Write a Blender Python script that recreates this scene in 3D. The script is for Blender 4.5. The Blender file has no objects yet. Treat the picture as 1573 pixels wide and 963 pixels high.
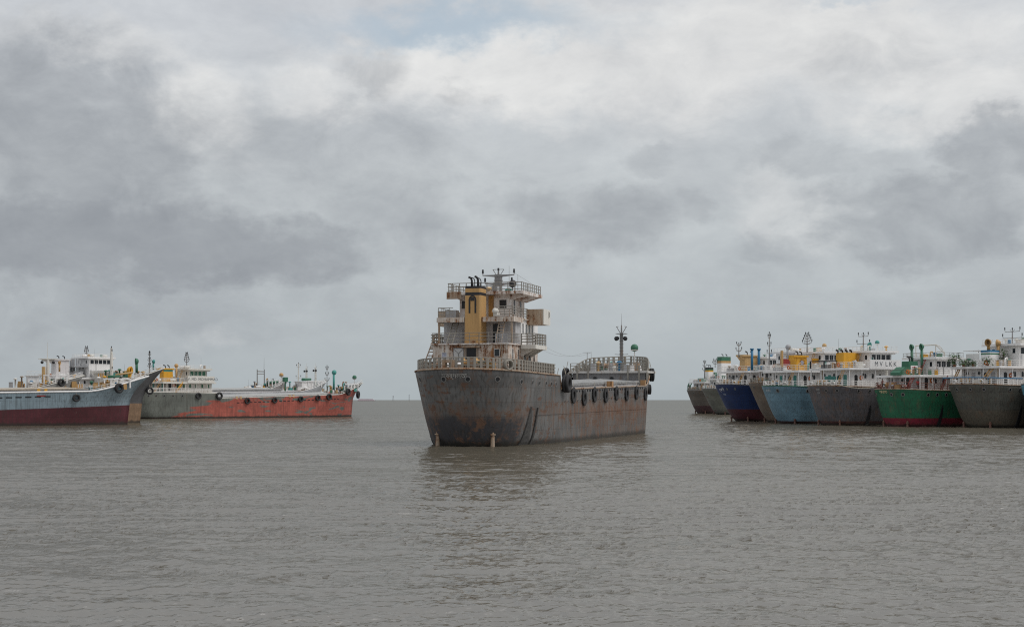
import bpy, math, random
import numpy as np
from mathutils import Vector, Matrix

random.seed(7)
R = math.radians
scene = bpy.context.scene
COL = scene.collection

# ------------------------------------------------------------------ camera
FPX, CXP, HORY, EYE = 2161.0, 786.5, 614.0, 4.6      # focal length in px of the 1573-px photo, centre, horizon row, eye height
cam_d = bpy.data.cameras.new('camera')
cam_d.sensor_width = 36.0
cam_d.lens = FPX / 1573 * 36.0
cam_d.shift_y = (HORY - 481.5) / 1573
cam_d.clip_start, cam_d.clip_end = 0.5, 60000
cam = bpy.data.objects.new('camera', cam_d)
COL.objects.link(cam)
cam.location = (0, 0, EYE)
cam.rotation_euler = (R(90), 0, 0)
scene.camera = cam

# ------------------------------------------------------------------ exposure
scene.view_settings.view_transform = 'Standard'
scene.view_settings.look = 'None'
scene.view_settings.exposure = 0.0
scene.view_settings.gamma = 1.0
scene.view_settings.use_curve_mapping = False
scene.cycles.filter_width = 1.15
scene.cycles.use_denoising = False
scene.cycles.use_adaptive_sampling = False
scene.cycles.sample_clamp_direct = 2.0
scene.cycles.sample_clamp_indirect = 2.0

# ------------------------------------------------------------------ node helper
class NG:
    def __init__(self, tree):
        self.t = tree; self.n = tree.nodes; self.l = tree.links
        self.n.clear()
    def put(self, sock, v):
        if hasattr(v, 'is_output') or isinstance(v, bpy.types.NodeSocket):
            self.l.new(v, sock)
        else:
            sock.default_value = v
    def node(self, typ, ins=None, **props):
        nd = self.n.new(typ)
        for k, v in props.items(): setattr(nd, k, v)
        for k, v in (ins or {}).items(): self.put(nd.inputs[k], v)
        return nd
    def m(self, op, a, b=None, c=None, clamp=False):
        nd = self.node('ShaderNodeMath', operation=op, use_clamp=clamp)
        self.put(nd.inputs[0], a)
        if b is not None: self.put(nd.inputs[1], b)
        if c is not None: self.put(nd.inputs[2], c)
        return nd.outputs[0]
    def sstep(self, x, lo, hi):
        nd = self.node('ShaderNodeMapRange', interpolation_type='SMOOTHSTEP')
        self.put(nd.inputs[0], x); self.put(nd.inputs[1], lo); self.put(nd.inputs[2], hi)
        return nd.outputs[0]
    def ramp(self, x, stops):
        nd = self.node('ShaderNodeValToRGB')
        cr = nd.color_ramp
        while len(cr.elements) < len(stops): cr.elements.new(0.5)
        for e, (p, c) in zip(cr.elements, stops): e.position = p; e.color = (*c, 1)
        self.put(nd.inputs[0], x)
        return nd.outputs[0]
    def mix(self, f, a, b, blend='MIX'):
        nd = self.node('ShaderNodeMix', data_type='RGBA', blend_type=blend)
        self.put(nd.inputs[0], f)
        for s, v in ((6, a), (7, b)):
            self.put(nd.inputs[s], (*v, 1) if isinstance(v, tuple) and len(v) == 3 else v)
        return nd.outputs[2]
    def noise(self, vec, scale, detail=4, rough=0.55, dist=0.0, w=None):
        nd = self.node('ShaderNodeTexNoise', noise_dimensions='3D' if w is None else '4D')
        self.put(nd.inputs['Vector'], vec)
        nd.inputs['Scale'].default_value = scale; nd.inputs['Detail'].default_value = detail
        nd.inputs['Roughness'].default_value = rough; nd.inputs['Distortion'].default_value = dist
        if w is not None: self.put(nd.inputs['W'], w)
        return nd.outputs[0]
    def mapping(self, vec, scale=(1, 1, 1), loc=(0, 0, 0), rot=(0, 0, 0)):
        nd = self.node('ShaderNodeMapping')
        self.put(nd.inputs[0], vec)
        nd.inputs[1].default_value = loc; nd.inputs[2].default_value = rot; nd.inputs[3].default_value = scale
        return nd.outputs[0]

# ------------------------------------------------------------------ sky and sun
SUN_AZ, SUN_EL = R(104), R(54)          # clockwise from the viewing direction (+Y), above the horizon
world = bpy.data.worlds.new('World')
scene.world = world
world.use_nodes = True
g = NG(world.node_tree)
sky = g.node('ShaderNodeTexSky', sky_type='NISHITA')
sky.sun_disc = False
sky.sun_elevation = SUN_EL
sky.sun_rotation = SUN_AZ
sky.air_density, sky.dust_density, sky.ozone_density = 1.0, 1.5, 1.0
tc = g.node('ShaderNodeTexCoord')
dirv = g.node('ShaderNodeVectorMath', {0: tc.outputs['Generated']}, operation='NORMALIZE').outputs[0]
sp = g.node('ShaderNodeSeparateXYZ', {0: dirv})
dx, dy, dz = sp.outputs
az0 = g.m('ARCTAN2', dx, dy)
el0 = g.m('ARCSINE', dz)
nv = g.mapping(dirv, (1, 1, 1.7))
w1 = g.noise(nv, 7.0, 5, 0.55)
w2 = g.noise(g.mapping(nv, loc=(3.1, 7.7, 1.3)), 7.0, 5, 0.55)
w3 = g.noise(g.mapping(nv, loc=(9.1, 2.7, 5.3)), 26.0, 5, 0.62)
w4 = g.noise(g.mapping(nv, loc=(1.1, 4.7, 8.3)), 26.0, 5, 0.62)
az = g.m('ADD', az0, g.m('ADD', g.m('MULTIPLY', g.m('SUBTRACT', w1, 0.5), 0.14), g.m('MULTIPLY', g.m('SUBTRACT', w3, 0.5), 0.060)))
el = g.m('ADD', el0, g.m('ADD', g.m('MULTIPLY', g.m('SUBTRACT', w2, 0.5), 0.075), g.m('MULTIPLY', g.m('SUBTRACT', w4, 0.5), 0.048)))

def cloud(px, py, rx, ry, amp, soft=0.9):
    """A cloud mass standing at a compass bearing and height (given by where the photo shows it)."""
    a = math.atan((px - CXP) / FPX)
    e = math.atan((HORY - py) / FPX * math.cos(a))
    u = g.m('MULTIPLY', g.m('SUBTRACT', az, a), FPX / rx)
    v = g.m('MULTIPLY', g.m('SUBTRACT', el, e), FPX / ry)
    r = g.m('SQRT', g.m('ADD', g.m('MULTIPLY', u, u), g.m('MULTIPLY', v, v)))
    nd = g.node('ShaderNodeMapRange', interpolation_type='SMOOTHSTEP')
    g.put(nd.inputs[0], r)
    nd.inputs[1].default_value = 1 + soft * 0.5; nd.inputs[2].default_value = 1 - soft * 0.6
    nd.inputs[3].default_value = 0; nd.inputs[4].default_value = amp
    return nd.outputs[0]

def total(lst):
    s = lst[0]
    for x in lst[1:]: s = g.m('MAXIMUM', s, x)
    return s

dark = total([cloud(95, 215, 190, 130, 0.72, 0.8), cloud(40, 365, 420, 75, 0.86, 0.9), cloud(330, 385, 220, 60, 0.85, 0.8),
              cloud(480, 255, 230, 85, 0.34, 0.9), cloud(600, 330, 130, 75, 0.38, 0.9), cloud(560, 105, 70, 42, 0.36, 1.0),
              cloud(900, 330, 150, 62, 0.48, 0.7), cloud(1440, 335, 150, 66, 0.54, 0.6), cloud(1545, 235, 80, 62, 0.50, 0.55),
              cloud(1200, 385, 55, 38, 0.26, 0.8), cloud(1290, 245, 110, 26, 0.22, 0.8), cloud(1085, 310, 40, 28, 0.25, 0.8),
              cloud(990, 225, 45, 22, 0.22, 0.9), cloud(735, 158, 34, 22, 0.22, 0.9), cloud(1340, 110, 90, 42, 0.20, 0.9),
              cloud(150, 470, 420, 60, 0.36, 1.2), cloud(1330, 455, 300, 34, 0.12, 1.1)])
lite = total([cloud(760, 110, 260, 70, 0.95, 1.0), cloud(1130, 80, 430, 95, 0.80, 1.0), cloud(300, 170, 75, 75, 0.55, 1.0),
              cloud(480, 140, 120, 50, 0.55, 1.0), cloud(120, 75, 140, 26, 0.35, 1.0), cloud(1480, 140, 200, 50, 0.7, 0.9),
              cloud(1230, 320, 60, 50, 0.30, 1.2), cloud(330, 520, 55, 18, 0.20, 1.2)])
blue = total([cloud(690, 38, 220, 30, 0.72, 1.3), cloud(1330, 4, 60, 10, 0.3, 1.2)])
# even grey veil, brighter upwards
eln = g.m('DIVIDE', el0, R(90), clamp=True)
veil = g.ramp(eln, [(0.0, (0.405, 0.450, 0.470)), (0.045, (0.485, 0.525, 0.545)), (0.10, (0.555, 0.588, 0.607)),
                    (0.17, (0.590, 0.615, 0.648)), (0.35, (0.72, 0.73, 0.75)), (1.0, (0.95, 0.95, 0.95))])
# clouds elsewhere in the sky (outside the photographed sector too)
free = g.noise(nv, 3.2, 7, 0.58)
c = g.mix(g.m('MULTIPLY', g.sstep(free, 0.42, 0.68), 0.22), veil, (0.36, 0.375, 0.405))
wsp = g.noise(g.mapping(dirv, (1, 1, 1.35), (4.2, 1.9, 6.6)), 21.0, 9, 0.62, 0.6)
wsp2 = g.noise(g.mapping(dirv, (1, 1, 1.2), (1.2, 8.9, 2.6)), 8.0, 6, 0.6, 0.4)
rag = g.m('ADD', g.m('MULTIPLY', g.m('SUBTRACT', wsp, 0.5), 1.25), g.m('MULTIPLY', g.m('SUBTRACT', wsp2, 0.5), 1.0))
edge_l = g.m('ADD', 0.08, g.m('MULTIPLY', g.m('MULTIPLY', lite, g.m('SUBTRACT', 1.0, lite, clamp=True)), 2.4))
lite = g.m('SUBTRACT', lite, g.m('MULTIPLY', rag, edge_l), clamp=True)
lite = g.m('MULTIPLY', lite, 1.2, clamp=True)
c = g.mix(lite, c, (0.735, 0.74, 0.737))
edge = g.m('ADD', 0.05, g.m('MULTIPLY', g.m('MULTIPLY', dark, g.m('SUBTRACT', 1.0, dark, clamp=True)), 3.0))
dark = g.m('ADD', dark, g.m('MULTIPLY', rag, edge), clamp=True)
c = g.mix(dark, c, (0.303, 0.325, 0.354))
mott = g.noise(g.mapping(dirv, (1, 1, 1.9)), 15.0, 10, 0.64, 0.3)
c = g.mix(g.m('ADD', 0.35, g.m('MULTIPLY', g.sstep(dz, 0.02, 0.13), 0.65)), c, g.ramp(mott, [(0.28, (0.875, 0.882, 0.895)), (0.72, (1.10, 1.098, 1.09))]), 'MULTIPLY')
bank = g.m('MULTIPLY', g.sstep(g.m('ADD', dy, g.m('MULTIPLY', dx, -0.25)), 0.15, -0.55), g.sstep(dz, 0.95, 0.45))
c = g.mix(g.m('MULTIPLY', bank, 0.40), c, (0.225, 0.235, 0.26))  # unseen dark sky behind the camera, added to hold light off the sterns
# unseen cloud deck overhead and ahead, added to dim what the water reflects
roofc = g.m('MULTIPLY', g.sstep(dy, 0.0, 0.45), g.m('MULTIPLY', g.sstep(dz, 0.29, 0.36), g.sstep(dz, 0.99, 0.85)))
c = g.mix(g.m('MULTIPLY', roofc, 0.85), c, (0.42, 0.432, 0.45))
c10 = g.mix(1.0, c, (10, 10, 10), 'MULTIPLY')
blue_air = g.mix(0.8, sky.outputs[0], (4.3, 5.4, 6.3))
c10 = g.mix(blue, c10, blue_air)
below = g.sstep(dz, -0.02, 0.0)
c10 = g.mix(below, (1.4, 1.3, 1.15), c10)
bg = g.node('ShaderNodeBackground', {'Color': c10, 'Strength': 0.1})
wo = g.node('ShaderNodeOutputWorld', {'Surface': bg.outputs[0]})

sun_d = bpy.data.lights.new('sun', 'SUN')
sun_d.energy = 1.75
sun_d.angle = R(35)
sun_d.color = (1.0, 0.965, 0.92)
sun = bpy.data.objects.new('sun', sun_d)
COL.objects.link(sun)
to_sun = Vector((math.sin(SUN_AZ) * math.cos(SUN_EL), math.cos(SUN_AZ) * math.cos(SUN_EL), math.sin(SUN_EL)))
sun.rotation_euler = to_sun.to_track_quat('Z', 'Y').to_euler()
sun.location = (60, 40, 120)

# ------------------------------------------------------------------ mesh builder
class MB:
    def __init__(self): self.v = []; self.f = []; self.mi = []
    def add(self, vs, fs, mi=0):
        o = len(self.v)
        self.v += [tuple(p) for p in vs]
        self.f += [tuple(i + o for i in f) for f in fs]
        self.mi += [mi] * len(fs)
        return self
    def box(self, x0, x1, y0, y1, z0, z1, mi=0):
        vs = [(x, y, z) for x in (x0, x1) for y in (y0, y1) for z in (z0, z1)]
        return self.add(vs, [(0, 1, 3, 2), (4, 6, 7, 5), (0, 4, 5, 1), (2, 3, 7, 6), (0, 2, 6, 4), (1, 5, 7, 3)], mi)
    def obox(self, M, sx, sy, sz, mi=0):
        vs = [M @ Vector((x * sx / 2, y * sy / 2, z * sz / 2)) for x in (-1, 1) for y in (-1, 1) for z in (-1, 1)]
        return self.add(vs, [(0, 1, 3, 2), (4, 6, 7, 5), (0, 4, 5, 1), (2, 3, 7, 6), (0, 2, 6, 4), (1, 5, 7, 3)], mi)
    def tube(self, p0, p1, r, r1=None, n=6, mi=0, caps=True):
        p0, p1 = Vector(p0), Vector(p1)
        r1 = r if r1 is None else r1
        d = (p1 - p0)
        if d.length < 1e-6: return self
        q = d.to_track_quat('Z', 'Y')
        vs = []
        for p, rr in ((p0, r), (p1, r1)):
            for i in range(n):
                a = 2 * math.pi * (i + 0.5) / n
                vs.append(p + q @ Vector((math.cos(a) * rr, math.sin(a) * rr, 0)))
        fs = [(i, (i + 1) % n, n + (i + 1) % n, n + i) for i in range(n)]
        if caps: fs += [tuple(reversed(range(n))), tuple(range(n, 2 * n))]
        return self.add(vs, fs, mi)
    def path(self, pts, r, n=6, mi=0, closed=False):
        pts = [Vector(p) for p in pts]
        N = len(pts)
        vs = []
        up = Vector((0, 0, 1))
        for i, p in enumerate(pts):
            a = pts[i - 1] if (i > 0 or closed) else p
            b = pts[(i + 1) % N] if (i < N - 1 or closed) else p
            t = (b - a).normalized()
            s = t.cross(up)
            s = s.normalized() if s.length > 1e-3 else Vector((1, 0, 0))
            u = s.cross(t)
            for k in range(n):
                an = 2 * math.pi * (k + 0.5) / n
                vs.append(p + s * math.cos(an) * r + u * math.sin(an) * r)
        fs = []
        for i in range(N if closed else N - 1):
            j = (i + 1) % N
            fs += [(i * n + k, i * n + (k + 1) % n, j * n + (k + 1) % n, j * n + k) for k in range(n)]
        if not closed: fs += [tuple(reversed(range(n))), tuple(range((N - 1) * n, N * n))]
        return self.add(vs, fs, mi)
    def lathe(self, prof, M, n=16, mi=0):
        """prof: (radius, height) pairs turned about M's Z axis."""
        vs = []
        for r, h in prof:
            for i in range(n):
                a = 2 * math.pi * i / n
                vs.append(M @ Vector((r * math.cos(a), r * math.sin(a), h)))
        fs = []
        for j in range(len(prof) - 1):
            fs += [(j * n + i, j * n + (i + 1) % n, (j + 1) * n + (i + 1) % n, (j + 1) * n + i) for i in range(n)]
        return self.add(vs, fs, mi)
    def prism(self, poly, axis, a, b, mi=0):
        """poly of 2D points pushed along an axis from a to b: 'x' -> (y,z), 'y' -> (x,z), 'z' -> (x,y)."""
        def P(p, h): return {'x': (h, p[0], p[1]), 'y': (p[0], h, p[1]), 'z': (p[0], p[1], h)}[axis]
        n = len(poly)
        vs = [P(p, a) for p in poly] + [P(p, b) for p in poly]
        fs = [(i, (i + 1) % n, n + (i + 1) % n, n + i) for i in range(n)] + [tuple(reversed(range(n))), tuple(range(n, 2 * n))]
        return self.add(vs, fs, mi)
    def ball(self, c, r, n=10, mi=0, sz=1.0):
        prof = [(max(1e-4, r * math.sin(math.pi * k / 8)), -r * sz * math.cos(math.pi * k / 8)) for k in range(9)]
        return self.lathe(prof, Matrix.Translation(c), n, mi)
    def build(self, name, mats, parent=None, smooth=False):
        me = bpy.data.meshes.new(name)
        me.from_pydata(self.v, [], self.f)
        if not isinstance(mats, (list, tuple)): mats = [mats]
        for m_ in mats: me.materials.append(m_)
        me.polygons.foreach_set('material_index', self.mi)
        if smooth: me.polygons.foreach_set('use_smooth', [True] * len(self.f))
        me.validate()
        o = bpy.data.objects.new(name, me)
        COL.objects.link(o)
        if parent is not None: o.parent = parent
        return o

def tag(o, label=None, cat=None, group=None, kind=None):
    if label: o['label'] = label
    if cat: o['category'] = cat
    if group: o['group'] = group
    if kind: o['kind'] = kind
    return o

def empty(name, loc, rz=0.0):
    o = bpy.data.objects.new(name, None)
    o.empty_display_size = 0.5
    COL.objects.link(o)
    o.location = loc; o.rotation_euler = (0, 0, rz)
    return o

# ------------------------------------------------------------------ materials
def principled(name):
    m_ = bpy.data.materials.new(name); m_.use_nodes = True
    gg = NG(m_.node_tree)
    p = gg.node('ShaderNodeBsdfPrincipled')
    gg.node('ShaderNodeOutputMaterial', {'Surface': p.outputs[0]})
    return m_, gg, p

RUST_A, RUST_B = (0.27, 0.115, 0.045), (0.10, 0.045, 0.026)
_pc = {}
def paint(col, rust=0.25, dirt=0.5, rough=0.5, scale=1.0, name='paint', metal=0.0):
    """Ship's paint with rust blooms, running streaks and grime."""
    key = (col, rust, dirt, rough, scale)
    if key in _pc: return _pc[key]
    m_, n_, p = principled(name)
    oc = n_.node('ShaderNodeTexCoord').outputs['Object']
    rn = n_.m('MULTIPLY', n_.node('ShaderNodeObjectInfo').outputs['Random'], 37.0)
    a = n_.noise(oc, 0.75 * scale, 7, 0.66, 0.4, rn)
    b = n_.noise(n_.mapping(oc, (2.6, 2.6, 0.22)), 1.0 * scale, 5, 0.6, 0.2, rn)
    f = n_.noise(oc, 7.0, 3, 0.6)
    s = n_.m('ADD', n_.m('ADD', n_.m('MULTIPLY', a, 0.5), n_.m('MULTIPLY', b, 0.42)), n_.m('MULTIPLY', f, 0.08))
    th = 0.70 - 0.36 * rust
    rm = n_.sstep(s, th, th + 0.075)
    dm = n_.m('MULTIPLY', n_.sstep(b, 0.42, 0.72), dirt)
    c_ = n_.mix(dm, col, tuple(0.52 * q + 0.02 * k for q, k in zip(col, (1.0, 0.75, 0.5))))
    halo = n_.m('MULTIPLY', n_.sstep(s, th - 0.10, th + 0.03), min(0.4, rust * 0.75))
    c_ = n_.mix(halo, c_, (0.40, 0.225, 0.105))
    c_ = n_.mix(rm, c_, n_.mix(n_.sstep(f, 0.38, 0.62), RUST_A, RUST_B))
    if rust > 0.1:
        k_ = n_.noise(n_.mapping(oc, (5.0, 5.0, 0.45), (2, 7, 4)), 1.0 * scale, 5, 0.65, 0.3, rn)
        big_ = n_.noise(oc, 0.45, 3, 0.5, 0, rn)
        k2 = n_.sstep(n_.m('ADD', n_.m('MULTIPLY', k_, .7), n_.m('MULTIPLY', big_, .3)), 0.64 - 0.16 * rust, 0.72 - 0.16 * rust)
        c_ = n_.mix(n_.m('MULTIPLY', k2, 0.85), c_, (0.36, 0.165, 0.062))
    n_.put(p.inputs['Base Color'], c_)
    n_.put(p.inputs['Roughness'], n_.m('ADD', rough, n_.m('MULTIPLY', rm, 0.3)))
    p.inputs['Specular IOR Level'].default_value = 0.35
    p.inputs['Metallic'].default_value = metal
    bmp = n_.node('ShaderNodeBump', {'Height': n_.m('ADD', n_.m('MULTIPLY', rm, 0.5), f), 'Strength': 0.25, 'Distance': 0.03})
    n_.put(p.inputs['Normal'], bmp.outputs[0])
    _pc[key] = m_
    return m_

def plain(name, col, rough=0.6, metal=0.0, var=0.25):
    key = ('plain', col, rough, metal)
    if key in _pc: return _pc[key]
    m_, n_, p = principled(name)
    oc = n_.node('ShaderNodeTexCoord').outputs['Object']
    f = n_.noise(oc, 3.0, 5, 0.6)
    c_ = n_.mix(n_.sstep(f, 0.35, 0.65), tuple(q * (1 - var) for q in col), tuple(min(1, q * (1 + var * 0.6)) for q in col))
    n_.put(p.inputs['Base Color'], c_)
    p.inputs['Roughness'].default_value = rough
    p.inputs['Metallic'].default_value = metal
    _pc[key] = m_
    return m_

def hull_paint(name, top, boot=None, boot_z=0.0, boot_slope=0.0, rust=0.3, grime=0.5, alt=None, alt_from=None, alt_amt=0.0, alt_tip=False, low=None, low_z=3.0, low_x=None,
               rusty_band=0.0, rough=0.55, seam=0.35, fore_rust=0.0):
    """Hull plating: top-side colour, boot-top band, rust blooms, streaks below the scuppers, plate seams, slimy line at the water."""
    m_, n_, p = principled(name)
    oc = n_.node('ShaderNodeTexCoord').outputs['Object']
    s_ = n_.node('ShaderNodeSeparateXYZ', {0: oc})
    x, y, z = s_.outputs
    big = n_.noise(oc, 0.22, 6, 0.62, 0.5)
    mid = n_.noise(oc, 0.85, 7, 0.68, 0.3)
    fine = n_.noise(oc, 5.0, 4, 0.6)
    st = n_.noise(n_.mapping(oc, (1.7, 1.7, 0.10)), 1.0, 6, 0.62, 0.15)
    st2 = n_.noise(n_.mapping(oc, (4.5, 4.5, 0.16)), 1.0, 4, 0.6)
    hz = n_.noise(n_.mapping(oc, (0.12, 0.12, 1.6)), 1.0, 5, 0.6, 0.2)
    c_ = n_.mix(n_.sstep(big, 0.35, 0.68), tuple(q * 0.80 for q in top), tuple(min(1, q * 1.16) for q in top))
    if low is not None:      # lower band in its own colour; on the rusty ship, painted stern shade
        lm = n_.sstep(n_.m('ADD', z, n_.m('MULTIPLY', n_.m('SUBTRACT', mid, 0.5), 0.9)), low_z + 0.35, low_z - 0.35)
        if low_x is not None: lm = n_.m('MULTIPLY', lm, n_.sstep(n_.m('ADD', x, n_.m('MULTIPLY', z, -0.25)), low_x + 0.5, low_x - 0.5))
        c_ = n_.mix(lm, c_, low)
    if alt is not None:
        if alt_from is not None:
            am = n_.sstep(n_.m('ADD', x, n_.m('ADD', n_.m('MULTIPLY', n_.m('SUBTRACT', hz, 0.5), 22.0), n_.m('MULTIPLY', n_.m('SUBTRACT', z, 3.0), -2.8))), alt_from - 0.5, alt_from + 0.5)
            pat = n_.noise(n_.mapping(oc, (0.16, 0.16, 0.7)), 1.0, 3, 0.5, 0.8)
            am = n_.m('MULTIPLY', am, n_.sstep(pat, 0.60, 0.575))
            if alt_tip: am = n_.m('MULTIPLY', am, n_.sstep(n_.m('ADD', z, n_.m('MULTIPLY', x, 0.32)), 30.0, 29.7))
        else:
            am = n_.sstep(n_.m('ADD', n_.m('MULTIPLY', mid, 0.6), n_.m('MULTIPLY', hz, 0.4)), 0.66 - 0.3 * alt_amt, 0.69 - 0.3 * alt_amt)
        c_ = n_.mix(am, c_, n_.mix(n_.sstep(mid, 0.38, 0.66), tuple(q * 0.78 for q in alt), alt))
    if boot is not None:
        lim = n_.m('ADD', boot_z, n_.m('MULTIPLY', x, boot_slope))
        zz = n_.m('ADD', z, n_.m('MULTIPLY', n_.m('SUBTRACT', mid, 0.5), 0.12))
        bm = n_.sstep(n_.m('SUBTRACT', lim, zz), -0.05, 0.05)
        c_ = n_.mix(bm, c_, n_.mix(n_.sstep(mid, 0.35, 0.7), tuple(q * 0.75 for q in boot), boot))
    # grime streaks
    c_ = n_.mix(n_.m('MULTIPLY', n_.sstep(st2, 0.45, 0.70), grime), c_, n_.mix(0.6, c_, (0.035, 0.030, 0.026)))
    pale = n_.m('MULTIPLY', n_.sstep(n_.noise(n_.mapping(oc, (3.1, 3.1, 0.12), (5, 3, 1)), 1.0, 4, 0.6), 0.66, 0.78), 0.35 * grime)
    c_ = n_.mix(pale, c_, (0.34, 0.31, 0.27))
    scr = n_.sstep(n_.noise(n_.mapping(oc, (0.5, 0.5, 5.0), (1, 2, 9)), 1.0, 5, 0.7, 0.4), 0.66, 0.72)
    c_ = n_.mix(n_.m('MULTIPLY', scr, 0.35), c_, n_.mix(0.5, c_, (0.28, 0.25, 0.22)))
    # rust
    band = 0.0
    mm = n_.m('ADD', n_.m('MULTIPLY', mid, 0.48), n_.m('MULTIPLY', st, 0.40))
    mm = n_.m('ADD', mm, n_.m('MULTIPLY', fine, 0.12))
    if rusty_band:
        bz = n_.m('SUBTRACT', 1.0, n_.m('DIVIDE', n_.m('ABSOLUTE', n_.m('SUBTRACT', z, 3.3)), 1.5), clamp=True)
        mm = n_.m('ADD', mm, n_.m('MULTIPLY', bz, rusty_band))
    if fore_rust:
        fz = n_.m('MULTIPLY', n_.sstep(x, 14.0, 34.0), n_.sstep(z, 5.4, 4.2))
        mm = n_.m('ADD', mm, n_.m('MULTIPLY', fz, fore_rust))
    th = 0.70 - 0.30 * rust
    rm = n_.sstep(mm, th, th + 0.13)
    halo = n_.m('MULTIPLY', n_.sstep(mm, th - 0.09, th + 0.02), min(0.5, rust))
    c_ = n_.mix(halo, c_, (0.19, 0.105, 0.062))
    c_ = n_.mix(n_.m('MULTIPLY', rm, 0.85), c_, n_.mix(n_.sstep(n_.m('ADD', n_.m('MULTIPLY', fine, .5), n_.m('MULTIPLY', st2, .5)), 0.40, 0.60), (0.195, 0.098, 0.056), (0.105, 0.058, 0.041)))
    # plate seams
    uv = n_.node('ShaderNodeCombineXYZ', {0: n_.m('ADD', x, n_.m('MULTIPLY', y, 0.9)), 1: z, 2: 0.0}).outputs[0]
    br = n_.node('ShaderNodeTexBrick', {'Vector': uv, 'Scale': 1.0, 'Mortar Size': 0.02, 'Mortar Smooth': 0.4, 'Brick Width': 4.2, 'Row Height': 1.45,
                                        'Color1': (1, 1, 1, 1), 'Color2': (0.70, 0.70, 0.71, 1), 'Mortar': (0.45, 0.42, 0.40, 1)}, offset=0.37)
    c_ = n_.mix(seam, c_, n_.mix(1.0, c_, br.outputs['Color'], 'MULTIPLY'))
    # weed and wet line just above the water
    wl = n_.sstep(n_.m('ADD', z, n_.m('MULTIPLY', n_.m('SUBTRACT', mid, 0.5), 0.9)), 0.75, 0.15)
    c_ = n_.mix(n_.m('MULTIPLY', wl, 0.85), c_, (0.030, 0.027, 0.022))
    n_.put(p.inputs['Base Color'], c_)
    n_.put(p.inputs['Roughness'], n_.m('ADD', rough, n_.m('MULTIPLY', rm, 0.25)))
    p.inputs['Specular IOR Level'].default_value = 0.3
    hh = n_.m('ADD', n_.m('MULTIPLY', br.outputs['Fac'], -0.6), n_.m('ADD', n_.m('MULTIPLY', big, 1.6), n_.m('MULTIPLY', mid, 0.35)))
    bmp = n_.node('ShaderNodeBump', {'Height': hh, 'Strength': 0.35, 'Distance': 0.10})
    n_.put(p.inputs['Normal'], bmp.outputs[0])
    return m_

M_WHITE = paint((0.80, 0.795, 0.79), 0.16, 0.3, name='white_paint')
M_CREAM = paint((0.68, 0.66, 0.61), 0.22, 0.4, name='cream_paint')
M_GREY = paint((0.36, 0.37, 0.385), 0.28, 0.5, name='grey_paint')
M_RUSTWHITE = paint((0.74, 0.735, 0.73), 0.54, 0.45, name='rusty_white_paint', scale=1.3)
M_RUSTGREY = paint((0.48, 0.48, 0.49), 0.30, 0.6, name='rusty_grey_paint')
M_RUSTY = paint((0.34, 0.285, 0.23), 0.52, 0.6, name='rusted_steel')
M_RAIL_R = paint((0.27, 0.255, 0.225), 0.24, 0.6, name='rusty_rail')
M_RAIL_W = paint((0.74, 0.73, 0.71), 0.14, 0.4, name='white_rail')
M_YELLOW = paint((0.50, 0.305, 0.125), 0.20, 0.45, name='yellow_paint')
M_YELLOWB = paint((0.66, 0.34, 0.03), 0.14, 0.3, name='bright_yellow_paint')
M_TAN = paint((0.50, 0.33, 0.15), 0.2, 0.35, name='tan_paint')
M_GREENP = paint((0.045, 0.16, 0.10), 0.2, 0.4, name='green_paint')
M_TEAL = paint((0.07, 0.30, 0.27), 0.14, 0.35, name='teal_paint')
M_BLUEP = paint((0.035, 0.17, 0.32), 0.12, 0.35, name='blue_paint')
M_REDP = paint((0.28, 0.035, 0.03), 0.2, 0.4, name='red_paint')
M_BLACK = plain('black_paint', (0.018, 0.018, 0.021), 0.5)
M_DARK = plain('dark_opening', (0.010, 0.011, 0.014), 0.35)
M_GLASS = plain('window_glass', (0.020, 0.026, 0.032), 0.12)
M_RUBBER = plain('tyre_rubber', (0.022, 0.022, 0.024), 0.75, 0.0, 0.4)
M_ROPE = plain('rope_fibre', (0.42, 0.38, 0.31), 0.9)
M_DECK = paint((0.16, 0.13, 0.10), 0.5, 0.6, name='deck_steel')
M_TARP = plain('hatch_tarpaulin', (0.40, 0.35, 0.285), 0.85, 0.0, 0.18)
M_TARPG = plain('grey_tarpaulin', (0.37, 0.375, 0.37), 0.8, 0.0, 0.2)
M_STEEL = paint((0.22, 0.22, 0.22), 0.34, 0.5, name='mast_steel')

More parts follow.
